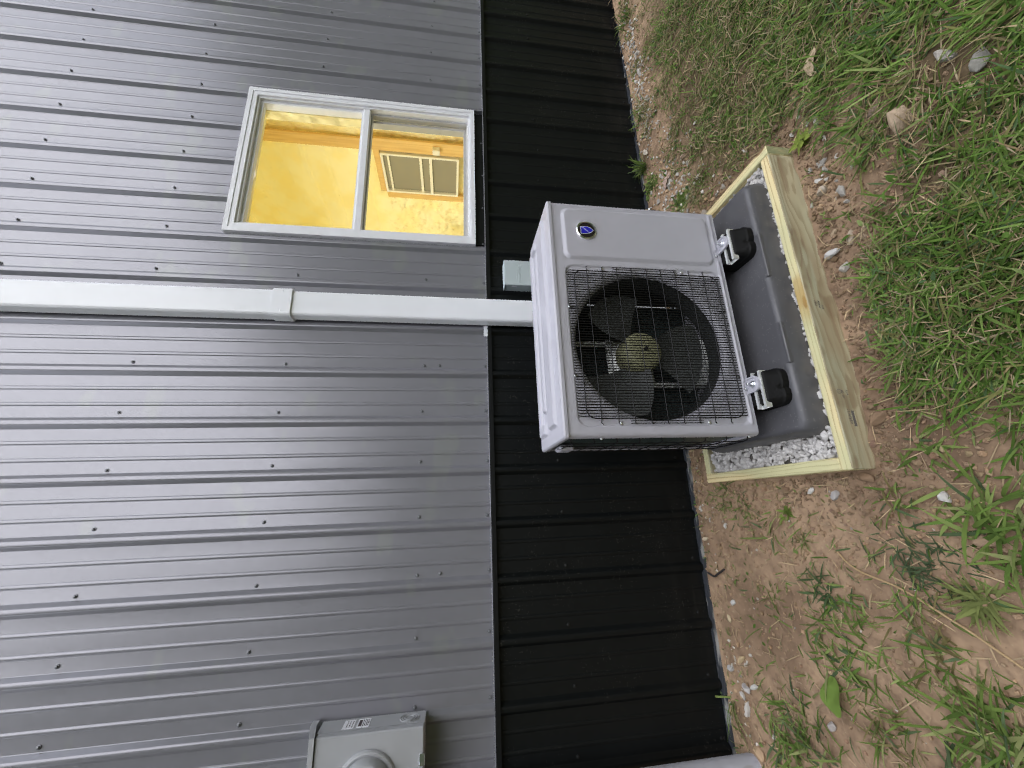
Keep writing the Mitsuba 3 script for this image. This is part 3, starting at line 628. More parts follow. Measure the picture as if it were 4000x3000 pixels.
# front wire guard
YW = -.0045
g = []
nv = 57; xs_ = np.linspace(.0655, .585, nv)
for x in xs_:
    zt = .6085; zb_ = .0275
    g.append(tube([(x + .003, YW + .006, zb_ - .001), (x, YW + .0005, zb_ + .004), (x, YW, .3), (x, YW + .0005, zt - .004), (x + .003, YW + .006, zt + .001)], .00185, 5, False))
for x, z0, z1 in ((.0500, .196, .436), (.0420, .196, .436), (.6035, .2, .437), (.5950, .2, .437)): g.append(tube([(x, YW + .004, z0 - .004), (x, YW, z0), (x, YW, z1), (x, YW + .004, z1 + .004)], .0013, 5, False))
for z in (.5385, .4820, .4270, .3715, .3160, .2610, .2065, .1510, .0950):
    hook = .016 if abs(z - .4820) < .01 or abs(z - .1510) < .02 else 0
    g.append(tube([(.040, YW + .004, z - .006), (.045, YW + .001, z), (.056, YW - .0023, z), (.32, YW - .0023, z), (.592, YW - .0023, z), (.602, YW + .001, z), (.606, YW + .004, z - .006)], .0015, 5, False))
fr = rrect(.0575, .5835, .0455, .5855, .03, 6).exterior.coords
g.append(tube([(x, YW - .0025, z) for x, z in list(fr) + [fr[1]]], .0019, 6, False))
for x, z, dx, dz in ((.447, .607, 0, -.02), (.2, .607, 0, -.02), (.449, .039, 0, .02), (.2, .035, 0, .02)):
    g.append(tube([(x + dx - .005, YW, z + dz), (x - .006, YW, z), (x, YW, z + .005 * np.sign(-dz)), (x + .006, YW + .001, z)], .0014, 5, False))
GK = ac('fan_guard', cat_(g), 'wire_mat', smooth=True, kind='stuff', label='black wire guard over the fan')
for x, z in ((.600, .476), (.601, .173), (.447, .607), (.2, .607), (.043, .472), (.044, .169), (.449, .039), (.2, .035), (.679, .018), (.158, .014)):
    dy = .0025 if z > .03 else .0
    ac('screw', lathe([(0, 0), (.0056, 0), (.0052, .0025), (.003, .0042), (0, .0046)], 14, (0, -1, 0), (x, dy, z)), 'zinc_mat', smooth=40)
# fan, motor and its bracket
FN = A + '__fan'
def blade(ang):
    nr, na = 14, 18; V = []
    for i in range(nr):
        s = i / (nr - 1); r = .070 + s * (.246 - .070)
        half = math.radians(30 + 12 * s - 10 * s * s); sweep = math.radians(-16 * s)
        for j in range(na):
            q = j / (na - 1) * 2 - 1; rr = r * (1 - .05 * s * q * q)
            t = math.radians(ang) + sweep + q * half
            V.append((CX + rr * math.cos(t), .098 - q * (.034 - .008 * s) + .006 * (1 - q * q), CZc + rr * math.sin(t)))
    return trimesh.Trimesh(np.array(V), grid(nr, na), process=False)
obj('fan', loc(lathe([(0, .052), (.012, .052), (.05, .048), (.066, .040), (.0735, .026), (.075, .0), (.073, -.04), (0, -.04)], 40, (0, -1, 0), (CX, .110, CZc))), 'hub_mat', A, smooth=40, label='yellowish plastic fan hub with grey blades')
for an in (40, 160, 280): ac('blade', blade(an), 'blade_mat', FN, smooth=True)
ac('nut', cat_([cyl((CX, .060, CZc), (CX, .046, CZc), .007, 6), cyl((CX, .060, CZc), (CX, .042, CZc), .003, 8)]), 'interior_dark_mat', FN)
MB_ = ac('motor_bracket', cat_([bx(.232, .246, .205, .225, .012, .64, .001), bx(.396, .410, .205, .225, .012, .64, .001), bx(.225, .250, .222, .226, .012, .64), bx(.392, .417, .222, .226, .012, .64),
                          bx(.232, .410, .196, .204, .395, .412), bx(.232, .410, .196, .204, .232, .246), bx(.225, .42, .150, .185, .013, .017), bx(.225, .42, .183, .187, .013, .075), bx(.225, .27, .146, .15, .013, .055)]), 'bracket_mat')
ac('plate', bx(.246, .396, .1985, .2005, .246, .395), 'bracket_mat', MB_)
ac('motor', lathe([(0, 0), (.06, 0), (.068, .006), (.068, .012), (.060, .016), (.060, .05), (.045, .058), (0, .058)], 32, (0, -1, 0), (CX, .198, CZc)), 'bracket_mat', MB_, smooth=35)
ac('inner_wall', cat_([bx(.614, .618, .04, AD - .02, .01, .64)]), 'cabinet_dark_mat')
# badge
BG = A + '__badge'
bc = (.7465, -.0090, .5255)
obj('badge', loc(lathe([(0, .004), (.0315, .004), (.0318, .0062), (.0345, .0072), (.0372, .0052), (.038, 0), (0, 0)], 48, (0, -1, 0), bc)), 'chrome_mat', A, smooth=40, label='round chrome-rimmed badge with a blue shield')
ac('face', lathe([(0, .0010), (.031, .0010), (.0313, 0), (0, 0)], 48, (0, -1, 0), (bc[0], bc[1] - .0042, bc[2])), 'badge_black_mat', BG, smooth=40)
shield = Polygon([(-.0165, .0225), (-.0155, .0), (-.013, -.011), (-.008, -.019), (-.001, -.0265), (.006, -.021), (.0125, -.012), (.015, -.004), (.016, .008), (.0145, .0235), (.0, .0215)])
def flat(poly, y): m = prism_y(poly, y - .0008, y); m.apply_translation((bc[0], 0, bc[2])); return m
ac('shield', flat(shield, bc[1] - .0052), 'badge_blue_mat', BG)
from shapely.geometry import LineString
rim = shield.difference(shield.buffer(-.0017)); sl = LineString([(.0135, .0215), (.009, .013), (.002, .006), (-.004, -.003), (-.013, -.011)]).buffer(.0011).union(LineString([(.0015, .0055), (.006, .004)]).buffer(.0007))
lines = rim.union(sl.intersection(shield))
ac('shield_line', cat_([flat(Polygon(p.exterior, p.interiors), bc[1] - .0056) for p in getattr(lines, 'geoms', [lines])]), 'badge_line_mat', BG)
# legs
for lx in (.166, .712):
    for side in (0, 1):
        yb = -.058 if side == 0 else AD + .058; y1 = .02 if side == 0 else AD - .02
        s = 1 if side == 0 else -1
        pl = Polygon(LineString([(lx, yb + s * .026), (lx, y1)]).buffer(.0265, quad_segs=8))
        pts = np.array(pl.exterior.coords)
        keep = pl.intersection(sbox(lx - .04, min(yb, y1) - .01, lx + .04, max(yb, y1)))
        m = trimesh.creation.extrude_polygon(keep, .005, engine='earcut'); m.apply_translation((0, 0, .0022))
        inner = keep.buffer(-.0055); rimp = keep.difference(inner)
        m2 = [trimesh.creation.extrude_polygon(Polygon(q.exterior, q.interiors), .0035, engine='earcut') for q in getattr(rimp, 'geoms', [rimp])]
        for q in m2: q.apply_translation((0, 0, .007))
        L_ = ac('leg', cat_([m] + m2), 'cabinet_mat')
        by = yb + s * .030
        ac('bolt', cat_([cyl((lx, by, -.02), (lx, by, .030), .0047, 10, .001), cyl((lx, by, .0073), (lx, by, .0155), .0092, 6, .001), cyl((lx, by, .0070), (lx, by, .0082), .0115, 16)]), 'zinc_mat', L_, smooth=30)

# ------------------------------------------------------------------ rubber blocks with strut channel
def block(x, y, back, label):
    B = numbered('mounting_block'); lab(B, label, 'rubber block', 'rubber blocks under the air conditioner')
    s = -1 if not back else 1           # outward direction
    zb0, zt0 = PZ, -.8285
    def sec(w, y0, y1, z, r=.018): return rloop(x - w / 2, x + w / 2, min(y0, y1), max(y0, y1), r, z, 6)
    yo, yi = y + s * .055, y - s * .085
    Ls = [sec(.124, yo, yi, zb0, .03), sec(.125, yo + s * .001, yi, zb0 + .022, .03), sec(.120, yo - s * .003, yi, zb0 + .028, .028), sec(.113, yo - s * .014, yi, zb0 + .05, .02), sec(.108, yo - s * .021, yi, zt0 - .005, .012), sec(.104, yo - s * .024, yi, zt0 - .001, .010), sec(.100, yo - s * .026, yi, zt0, .008)]
    m = loops(Ls)
    # V-shaped finger notch in the outer face
    v = m.vertices.copy()
    m = m.subdivide_to_size(.009); v = m.vertices.copy()
    t = np.exp(-((v[:, 0] - x + .006) / .0065) ** 2) * sstep(zt0 - .02, zb0 + .022, v[:, 2]) * (((v[:, 1] - y) * s) > .02) * sstep(zt0 - .02, zt0 - .045, v[:, 2])
    v[:, 1] -= s * .006 * t; m.vertices = v
    scene[numbered(B + '__block')] = mikit.ply(m, 'rubber_mat', smooth=40)
    c0, c1 = yo - s * .026, yo - s * .067
    a_, b_ = min(c0, c1), max(c0, c1)
    # U channel along x: floor, two walls with inturned lips
    zc = zt0 - .016; x0, x1 = x - .068, x + .056
    parts = [bx(x0, x1, a_, b_, zc, zc + .0022), bx(x0, x1, a_, a_ + .0022, zc + .002, zt0 + .0052), bx(x0, x1, b_ - .0022, b_, zc + .002, zt0 + .0052),
             bx(x0, x1, a_ + .002, a_ + .010, zt0 + .003, zt0 + .0053), bx(x0, x1, b_ - .010, b_ - .002, zt0 + .003, zt0 + .0053), bx(x0, x1, a_ + .0075, a_ + .010, zt0 - .004, zt0 + .0032), bx(x0, x1, b_ - .010, b_ - .0075, zt0 - .004, zt0 + .0032)]
    scene[numbered(B + '__channel')] = mikit.ply(cat_(parts), 'galvanised_mat')
block(-2.143, -.706, False, 'black rubber block with metal channel under the unit, front left')
block(-1.596, -.706, False, 'black rubber block with metal channel under the unit, front right below the badge')
block(-2.143, -.325, True, 'black rubber block under the back left leg of the unit')
block(-1.596, -.325, True, 'black rubber block under the back right leg of the unit')

# ------------------------------------------------------------------ soil clods, rocks
def outside_frame(x, y, m=.0): return sd_rrect(x, y, FX0, FX1, FY0, FY1, .0) > m
def clod_field(n, seed):
    r = np.random.default_rng(seed); P, S, C = [], [], []
    while len(P) < n:
        x, y = r.uniform(-3.6, .9), r.uniform(-1.65, -.02)
        if not outside_frame(x, y, .01): continue
        dfr = sd_rrect(x, y, FX0, FX1, FY0, FY1, .02)
        w = .07 + .93 * math.exp(-dfr / .16) * (1 if y < -.3 or x > -1.3 else .5)
        if x > -1.1: w *= .25
        if r.random() > w: continue
        s = .0022 + .0068 * r.random() ** 2.8 + (.009 * r.random() if r.random() < .05 * w else 0)
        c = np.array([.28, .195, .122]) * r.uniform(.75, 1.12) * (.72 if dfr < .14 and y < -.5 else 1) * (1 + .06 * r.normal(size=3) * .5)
        P.append((x, y, float(gh(x, y)) + s * .35)); S.append(s); C.append(c)
    return P, S, C
ROUND = [stone_mesh(s + 60, .95, 14, .85) for s in range(12)]
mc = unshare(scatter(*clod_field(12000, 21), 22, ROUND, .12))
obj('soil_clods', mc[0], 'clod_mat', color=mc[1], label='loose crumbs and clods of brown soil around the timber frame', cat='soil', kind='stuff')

# pale gravel spilled along the wall
P, S, C = [], [], []
def spill(cx, cy, rx, ry, n, s0, s1, seed):
    r = np.random.default_rng(seed)
    for _ in range(n):
        x, y = cx + rx * r.normal(), cy + ry * r.normal()
        if y > -.03 or not outside_frame(x, y, .012): continue
        s = r.uniform(s0, s1) * (1.5 if r.random() < .08 else 1); P.append((x, y, float(gh(x, y)) + s * .22)); S.append(s)
        C.append(np.array([.40, .375, .33]) * r.uniform(.6, 1.3) if r.random() < .75 else np.array([.33, .23, .14]) * r.uniform(.7, 1.2))
spill(.25, -.15, .25, .045, 170, .006, .015, 1); spill(-.10, -.13, .14, .05, 150, .006, .014, 2); spill(-.95, -.24, .12, .09, 190, .006, .017, 3); spill(-.72, -.22, .14, .06, 60, .005, .013, 4)
spill(-.38, -.10, .08, .03, 40, .006, .012, 5); spill(-1.40, -.93, .14, .035, 36, .006, .014, 6); spill(-1.12, -.5, .05, .14, 40, .005, .012, 8); spill(-3.2, -.13, .10, .04, 45, .005, .011, 9); spill(-2.5, -.08, .2, .03, 26, .004, .009, 10); spill(-2.0, -.05, .5, .02, 40, .004, .01, 12)
spill(-2.8, -.5, .4, .3, 60, .003, .007, 11)
mc = unshare(scatter(P, S, C, 31))
obj('loose_stones', mc[0], 'stone_mat', color=mc[1], label='pale stone chips spilled on the soil along the foot of the wall', cat='gravel', kind='stuff')

ROCKS = []
def rock(x, y, sx, sy, sz, col, seed, label, group=None, rot=None, sink=.22):
    sx, sy, sz = sx * 1.22, sy * 1.22, sz * 1.25
    ROCKS.append((x, y, max(sx, sy)))
    r = np.random.default_rng(seed)
    v, f = stone_mesh(seed + 300, 1.0, 24)
    m = trimesh.Trimesh(v, f).subdivide().subdivide(); v = np.array(m.vertices)
    v = v * (1 + .10 * (meshkit.fbm(v * 2.4 + seed, 3, seed)[:, None] - .5)); v *= np.array([sx, sy, sz])
    a_ = r.uniform(0, 6.28) if rot is None else rot
    q = trimesh.transformations.euler_matrix(r.uniform(-.15, .15), r.uniform(-.15, .15), a_)[:3, :3]; v = v @ q.T
    v = v + np.array([x, y, float(gh(x, y)) + sz * (1 - 2 * sink) * .8])
    c = np.clip(np.array(col) * (.62 + .4 * meshkit.fbm(v * 45, 3, seed)[:, None]), 0, 1)
    obj('rock', trimesh.Trimesh(v, m.faces, process=False), 'stone_mat', smooth=28 if False else True, color=c, label=label, cat='rock', group=group)
TAN, GREY, WHT, BRN = (.36, .27, .18), (.36, .34, .30), (.52, .50, .46), (.235, .155, .095)
rock(-1.50, -1.17, .042, .030, .024, (.42, .32, .22), 1, 'largest tan rock lying in the thick grass beside the frame')
rock(-1.41, -1.12, .022, .014, .009, (.2, .15, .11), 2, 'small dull brown rock half hidden in grass near the largest tan rock', None)
rock(-1.43, -1.29, .032, .015, .016, (.36, .33, .29), 3, 'pale pinkish-white rock near the outer edge of the thick grass')
rock(-1.52, -1.34, .026, .017, .015, (.26, .25, .215), 4, 'grey flat rock in thick grass next to the pale pinkish rock')
rock(-1.50, -.905, .018, .014, .012, (.42, .36, .28), 5, 'triangular beige rock against the front board near its greenish end')
rock(-1.545, -.955, .024, .014, .010, GREY, 6, 'flat grey-beige rock beside the triangular beige rock')
rock(-1.455, -.90, .014, .011, .010, WHT, 7, 'whitish stone closest to the greenish board end')
rock(-1.40, -.93, .020, .009, .009, GREY, 8, 'narrow grey stone leaning in dark soil past the greenish board end')
rock(-1.665, -.90, .013, .009, .007, TAN, 9, 'small tan stone below the grass midway along the front board')
rock(-1.715, -.945, .022, .012, .010, (.43, .35, .26), 10, 'beige wedge rock at the grass edge in front of the front board')
rock(-1.735, -.98, .018, .012, .010, TAN, 11, 'tan rock behind the beige wedge rock at the grass edge')
rock(-1.735, -.885, .022, .017, .014, (.5, .49, .47), 12, 'white-grey rock touching the front board, biggest pale one there')
rock(-1.795, -.905, .017, .013, .010, (.46, .42, .36), 13, 'cream stone in front of the board beside the white-grey rock')
rock(-2.285, -.885, .030, .021, .017, BRN, 14, 'large round brown lump of soil rock by the ink stamp')
rock(-2.445, -.815, .027, .016, .012, BRN, 15, 'brown lump at the corner of the frame nearest the viewer')
rock(-2.50, -.98, .018, .013, .015, WHT, 16, 'bright white stone alone on the crumbly soil')
rock(-2.475, -.62, .015, .010, .008, WHT, 17, 'small white pebble beside the left board of the frame')
rock(-2.49, -.71, .016, .012, .010, (.40, .38, .36), 18, 'small grey pebble near the left board of the frame')
rock(-2.60, -.20, .012, .009, .008, WHT, 19, 'white pebble on the soil halfway from the left board to the black wall')
rock(-2.66, -.055, .016, .011, .008, (.5, .42, .3), 20, 'cream pebble touching the foot of the black wall')
rock(-3.155, -.085, .017, .014, .010, (.44, .43, .41), 21, 'grey-white stone at the top of the pile by the wall')
rock(-3.105, -.150, .022, .012, .010, (.52, .40, .24), 22, 'yellowish wedge stone at the top of the pile by the wall')
rock(-3.20, -.155, .024, .014, .012, (.46, .44, .42), 23, 'long grey-white stone in the pile by the wall')
rock(-3.185, -.195, .019, .011, .011, (.50, .49, .45), 24, 'oval white stone at the outer side of the pile by the wall')
rock(-3.24, -.120, .015, .013, .010, WHT, 25, 'white stone in the middle of the pile by the wall')
rock(-3.275, -.140, .026, .012, .010, (.48, .45, .41), 26, 'long pale stone at the bottom of the pile by the wall')
rock(-3.405, -.165, .030, .017, .012, (.46, .32, .20), 27, 'tan brick-shaped stone beside the foot of the grey pipe')
rock(-2.90, -.16, .014, .010, .008, (.5, .49, .46), 28, 'white pebble on the tan soil off the black wall')
rock(-2.965, -.125, .013, .008, .008, (.5, .41, .27), 29, 'cream chip on the soil near the pile by the wall')
rock(-2.605, -1.035, .020, .015, .013, (.27, .19, .12), 30, 'brown lump among grass blades in the crumbly soil')
rock(-3.18, -.51, .017, .011, .010, (.42, .38, .35), 31, 'pale stone among the tufts at the picture edge')
rock(-.80, -.36, .020, .013, .010, (.34, .25, .18), 32, 'tan stone on dirt between the grass and the wall')
rock(-1.20, -.42, .016, .010, .012, (.42, .37, .31), 33, 'upright beige stone beside the back end of the right board')

# ------------------------------------------------------------------ grass
def blades(pos, length, width, az, lean, curl, col, seg=4, fold=.25):
    """tapering bent blades; pos (n,3); lean: angle of the base from the vertical; curl: further bend along the blade"""
    n = len(pos); t = np.linspace(0, 1, seg + 1)
    V = np.zeros((n, seg + 1, 2, 3)); p = np.array(pos, float); d = np.stack([np.cos(az), np.sin(az)], -1); side = np.stack([-np.sin(az), np.cos(az), 0 * az], -1)
    cur = p.copy()
    for i, tt in enumerate(t):
        ang = lean + curl * tt
        if i:
            stp = (length / seg)[:, None] * np.concatenate([d * np.sin(ang)[:, None], np.cos(ang)[:, None]], -1); cur = cur + stp
        w = width * (min(1, .55 + 1.6 * tt) if tt < .45 else 1.0) * (1 - max(0, (tt - .45) / .55) ** 1.6) * .5 + .0002
        V[:, i, 0] = cur - side * w[:, None]; V[:, i, 1] = cur + side * w[:, None]
    g0 = gh0(V[..., 0], V[..., 1]) + .003
    V[..., 2] = np.maximum(V[..., 2], np.where(np.arange(seg + 1)[None, :, None] > 0, g0, V[..., 2]))
    k = np.arange(seg) * 2; f1 = np.stack([k, k + 1, k + 3], 1); f2 = np.stack([k, k + 3, k + 2], 1); f = np.vstack([f1, f2])
    Fs = (f[None] + (np.arange(n) * (seg + 1) * 2)[:, None, None]).reshape(-1, 3)
    C = np.repeat(np.asarray(col)[:, None], (seg + 1) * 2, 1) * np.repeat(np.linspace(.85, 1.08, seg + 1), 2)[None, :, None]
    return V.reshape(-1, 3), Fs, np.clip(C.reshape(-1, 3), 0, 1)
def green(n, r, warm=.3):
    base = np.array([[.078, .125, .030], [.110, .160, .040], [.150, .195, .060], [.080, .115, .055], [.200, .220, .090]])
    c = base[r.choice(5, n, p=[.25, .3, .2, .13, .12])] * r.uniform(.9, 1.65, (n, 1))
    y = r.random(n) < warm * .25; c[y] = np.array([.20, .175, .075]) * r.uniform(.7, 1.2, (y.sum(), 1)); return c
def density(x, y):
    P = np.stack([x, y, 0 * x], -1)
    n1, n2 = meshkit.fbm(P * 2.6, 3, 41), meshkit.fbm(P * 7.5, 3, 44)
    right = sstep(-1.22, -.95, x + .5 * (n1 - .5)) * (.42 * sstep(-.20, -.34, y + .3 * (n2 - .5) - .07 * np.clip(x, -1, 1)) * (.35 + 1.3 * sstep(.42, .58, n2)) + .58 * sstep(-.42, -.75, y + .5 * (n1 - .5)))
    front = sstep(-.93, -1.10, y + .30 * (n1 - .5)) * sstep(-2.45, -2.0, x + .6 * (n2 - .5))
    n3 = meshkit.fbm(P * 11, 2, 57)
    hole = (1 - .90 * sstep(.54, .63, n1) * sstep(.40, .54, n2)) * (.42 + .8 * sstep(.38, .60, n3))
    left = .05 * sstep(.56, .66, n2) * (x < -2.3) + .75 * sstep(-1.12, -1.4, y + .4 * (n2 - .5)) * (x < -2.2)
    strip = .35 * sstep(.55, .65, n2) * (x > -1.2) * (y < -.08)
    dens = np.maximum.reduce([right * hole, front * hole, left, strip, .02 + 0 * x])
    return dens
r = np.random.default_rng(77)
N = 240000
cx_, cy_ = r.uniform(-3.8, 1.4, N), r.uniform(-1.85, -.03, N)
ok = (r.random(N) < density(cx_, cy_) * .8) & outside_frame(cx_, cy_, .02)
for a, b, c in ROCKS: ok &= np.hypot(cx_ - a + .010, cy_ - b + .014) > c * 1.25 + .006      # the rocks lie on top of the turf
cx_, cy_ = cx_[ok], cy_[ok]; n = len(cx_)
pos = np.stack([cx_, cy_, gh(cx_, cy_) - .002], -1)
az = r.uniform(0, 2 * np.pi, n); flow = meshkit.noise(np.stack([cx_ * 3, cy_ * 3, 0 * cx_], -1), 9) * 6.28
az = np.where(r.random(n) < .5, flow + r.normal(0, .6, n), az)
dfr = sd_rrect(cx_, cy_, FX0, FX1, FY0, FY1, 0)
ln = r.gamma(5, .0118, n) * (.75 + .4 * sstep(-.7, -1.2, cy_)) * np.where(dfr < .12, .55, 1.0) * np.where(cy_ > -.25, .6, 1)
wd = r.uniform(.0019, .0054, n) * (.85 + .5 * sstep(-.7, -1.2, cy_))
v, f, c = blades(pos, np.clip(ln, .018, .13), wd, az, r.uniform(.45, 1.5, n), r.uniform(.1, 1.1, n), green(n, r, .5) * np.array([.86, .98, .84]) * (.62 + .85 * meshkit.fbm(pos * 9, 2, 71))[:, None])
obj('grass', (v, f), 'blade_grass_mat', smooth=True, color=c, label='thick trampled green grass growing beside and in front of the timber frame', cat='grass', kind='stuff')
# short leafy ground cover in the same areas
N = 30000
x2, y2 = r.uniform(-3.8, 1.4, N), r.uniform(-1.85, -.03, N)
ok = (r.random(N) < density(x2, y2) * .36 * sstep(.4, .6, meshkit.fbm(np.stack([x2 * 5, y2 * 5, 0 * x2], -1), 3, 90))) & outside_frame(x2, y2, .02); x2, y2 = x2[ok], y2[ok]; n = len(x2)
v, f, c = blades(np.stack([x2, y2, gh(x2, y2) + r.uniform(0, .03, n)], -1), r.uniform(.012, .032, n), r.uniform(.006, .013, n), r.uniform(0, 6.28, n), r.uniform(.5, 1.4, n), r.uniform(0, .8, n), green(n, r, .1) * np.array([.85, 1.0, .9]))
obj('ground_cover', (v, f), 'blade_grass_mat', smooth=True, color=c, label='small-leaved green weeds covering the soil between the grass blades', cat='weeds', kind='stuff')
# straw and dry stems lying about
N = 7000
x3, y3 = r.uniform(-3.7, 1.2, N), r.uniform(-1.7, -.04, N); ok = outside_frame(x3, y3, .02) & (r.random(N) < .35 + .4 * (density(x3, y3) > .3)); x3, y3 = x3[ok], y3[ok]; n = len(x3)
cs = np.array([.36, .27, .16]) * r.uniform(.55, 1.35, (n, 1))
v, f, c = blades(np.stack([x3, y3, gh(x3, y3) + .004 + .02 * r.random(n) * (density(x3, y3) > .3)], -1), r.uniform(.015, .075, n), r.uniform(.0012, .0035, n), r.uniform(0, 6.28, n), r.uniform(1.3, 1.6, n), r.uniform(-.1, .25, n), cs, 3)
obj('straw', (v, f), 'dry_mat', smooth=True, color=c, label='dry straw and dead stems scattered over the soil and grass', cat='straw', kind='stuff')

# flattened brown thatch under the grass
N = 60000
x4, y4 = r.uniform(-3.7, 1.3, N), r.uniform(-1.85, -.12, N); ok = outside_frame(x4, y4, .03) & (r.random(N) < .7 * np.sqrt(density(x4, y4)) * ((density(x4, y4) > .15))); x4, y4 = x4[ok], y4[ok]; n = len(x4)
cs = np.array([[.20, .145, .075], [.26, .21, .11], [.13, .11, .05], [.30, .24, .15]])[r.integers(0, 4, n)] * r.uniform(.6, 1.2, (n, 1))
v, f, c = blades(np.stack([x4, y4, gh(x4, y4) + .002 + .022 * r.random(n)], -1), r.uniform(.02, .08, n), r.uniform(.0015, .004, n), r.uniform(0, 6.28, n), r.uniform(1.1, 1.6, n), r.uniform(-.2, .4, n), cs, 3)
obj('thatch', (v, f), 'dry_mat', smooth=True, color=c, label='flattened brown thatch showing between the green grass blades', cat='thatch', kind='stuff')

def tuft(name, x, y, n, L, wd_, spread, label, cat, group=None, warm=.2, flat=0., col=None, toward=None, sides=6.28):
    n = int(n * 1.7) if L < .12 or n > 20 else n
    q = np.random.default_rng(abs(hash((round(x * 1000), round(y * 1000)))) % 99991 if False else int(abs(x) * 7919 + abs(y) * 104729) % 99991)
    az = q.uniform(0, 6.28, n) if toward is None else toward + q.normal(0, .7, n)
    p = np.stack([x + spread * q.normal(size=n), y + spread * q.normal(size=n), np.zeros(n)], -1); p[:, 1] = np.minimum(p[:, 1], -.035); p[:, 2] = gh(p[:, 0], p[:, 1]) - .003
    cc = green(n, q, warm) if col is None else np.array(col) * q.uniform(.75, 1.25, (n, 1))
    v, f, c = blades(p, L * q.uniform(.5, 1.15, n), wd_ * q.uniform(.6, 1.2, n), az, q.uniform(.3 + flat, 1.1 + flat * .5, n), q.uniform(.2, 1.2, n), cc, 5)
    obj(name, (v, f), 'blade_grass_mat', smooth=True, color=c, label=label, cat=cat, group=group)
GT = 'grass tufts on the bare soil'
tuft('grass_tuft', -2.49, -.23, 60, .045, .004, .045, 'low dark green tuft spreading beside the left board and the wall', 'grass tuft', GT)
tuft('grass_tuft', -2.55, -.33, 26, .040, .004, .035, 'small dark tuft on soil in front of the black wall, beyond the low spreading one', 'grass tuft', GT)
tuft('weed', -2.545, -.505, 26, .038, .009, .006, 'bright light green weed rosette on bare soil left of the frame', 'weed', None, 0, .3, (.17, .23, .055))
tuft('grass_tuft', -2.62, -.42, 7, .12, .007, .012, 'single long arching grass blades near the bright weed rosette', 'grass tuft', GT, 0, .2)
tuft('grass_tuft', -2.64, -.55, 18, .055, .003, .005, 'thin tuft with dry stalks in the middle of bare soil', 'grass tuft', GT, 1.6, .2)
tuft('grass_tuft', -2.78, -.57, 20, .07, .006, .025, 'blue-green tuft on tan soil between the bright rosette and the big leaf', 'grass tuft', GT, 0, .2, (.075, .115, .05))
tuft('grass_tuft', -2.86, -.63, 26, .075, .007, .04, 'spreading tuft of wide blades next to the blue-green tuft', 'grass tuft', GT, .2, .3)
tuft('grass_tuft', -2.98, -.57, 34, .085, .008, .045, 'biggest tuft of dark wide blades around the broad light leaf', 'grass tuft', GT, 0, .3)
tuft('grass_tuft', -2.98, -.68, 18, .10, .006, .04, 'long blades lying flat beside the biggest tuft', 'grass tuft', GT, .3, .5)
tuft('grass_tuft', -3.24, -.40, 44, .10, .007, .05, 'tall tuft at the picture edge beyond the grey pipe', 'grass tuft', GT, 0, .1)
tuft('grass_tuft', -3.34, -.30, 30, .09, .008, .04, 'leafy tuft nearest the foot of the grey pipe', 'grass tuft', GT, 0, .2)
tuft('grass_tuft', -3.12, -.69, 34, .09, .005, .035, 'brownish-green tuft standing between bare patches near the picture corner', 'grass tuft', GT, 1.2, .1)
tuft('grass_tuft', -3.03, -.93, 60, .13, .008, .06, 'tall dense tuft in the picture corner', 'grass tuft', GT, .1, .2)
tuft('weed', -2.74, -.985, 40, .08, .007, .012, 'pale yellow-green weed with round leaves and many radiating stems', 'weed', None, 0, .3, (.19, .22, .075))
tuft('grass_tuft', -2.56, -1.07, 46, .12, .009, .05, 'tuft of wide bright blades at the edge of the crumbly soil', 'grass tuft', GT, 0, .3)
tuft('grass_tuft', -2.67, -.89, 60, .06, .004, .05, 'fine feathery dark tuft beside the pale yellow-green weed', 'grass tuft', GT, .2, .3, (.07, .10, .05))
tuft('grass_tuft', -2.80, -.83, 22, .08, .005, .04, 'thin tuft along the long dry stem', 'grass tuft', GT, .8, .3)
tuft('grass_tuft', -2.89, -.87, 16, .09, .006, .03, 'half-dry tuft with straw-coloured blades past the long dry stem', 'grass tuft', GT, 3, .3)
tuft('grass_tuft', -2.83, -.37, 22, .035, .003, .03, 'tiny reddish-green tuft on soil near the black cable scrap', 'grass tuft', GT, 1.5, .3)
tuft('grass_tuft', -2.50, -.88, 12, .08, .007, .02, 'few bent blades near the frame corner', 'grass tuft', GT, .5, .2)
tuft('grass_tuft', -2.08, -1.00, 44, .075, .008, .05, 'bright tuft on the soil in front of the middle of the front board', 'grass tuft', GT, 0, .4)
tuft('grass_tuft', -1.85, -.985, 12, .05, .005, .015, 'tiny seedling tuft on the bare patch before the front board', 'grass tuft', GT, 0, .3)
tuft('grass_tuft', -2.38, -.96, 16, .07, .008, .03, 'loose blades lying beside the large brown lump', 'grass tuft', GT, .3, .5)
tuft('grass_tuft', -3.28, -.055, 8, .15, .007, .004, 'long-bladed seedling at the foot of the black wall above the stone pile', 'grass tuft', GT, 0, .1)
tuft('grass_tuft', -.57, -.045, 46, .12, .006, .012, 'bushy tuft growing against the foot of the black wall', 'grass tuft', GT, 0, -.15)
tuft('weed', -.74, -.085, 150, .032, .009, .032, 'low leafy weed patch at the wall beside the bushy tuft', 'weed', None, 0, .2)
tuft('grass_tuft', -.22, -.10, 34, .08, .006, .03, 'second tuft along the wall, past the pale gravel', 'grass tuft', GT, 0, .0)
tuft('weed', -1.02, -.28, 90, .042, .007, .028, 'dark leafy weed clump on soil beside the right board', 'weed', None, 0, .2)
tuft('grass_tuft', .55, -.13, 30, .09, .006, .03, 'tuft farthest along the wall on the dirt strip', 'grass tuft', GT, 0, .1)
tuft('weed', -1.28, -.90, 16, .05, .011, .01, 'light green seedling at the greenish board end', 'weed', None, 0, .0, (.22, .28, .06))
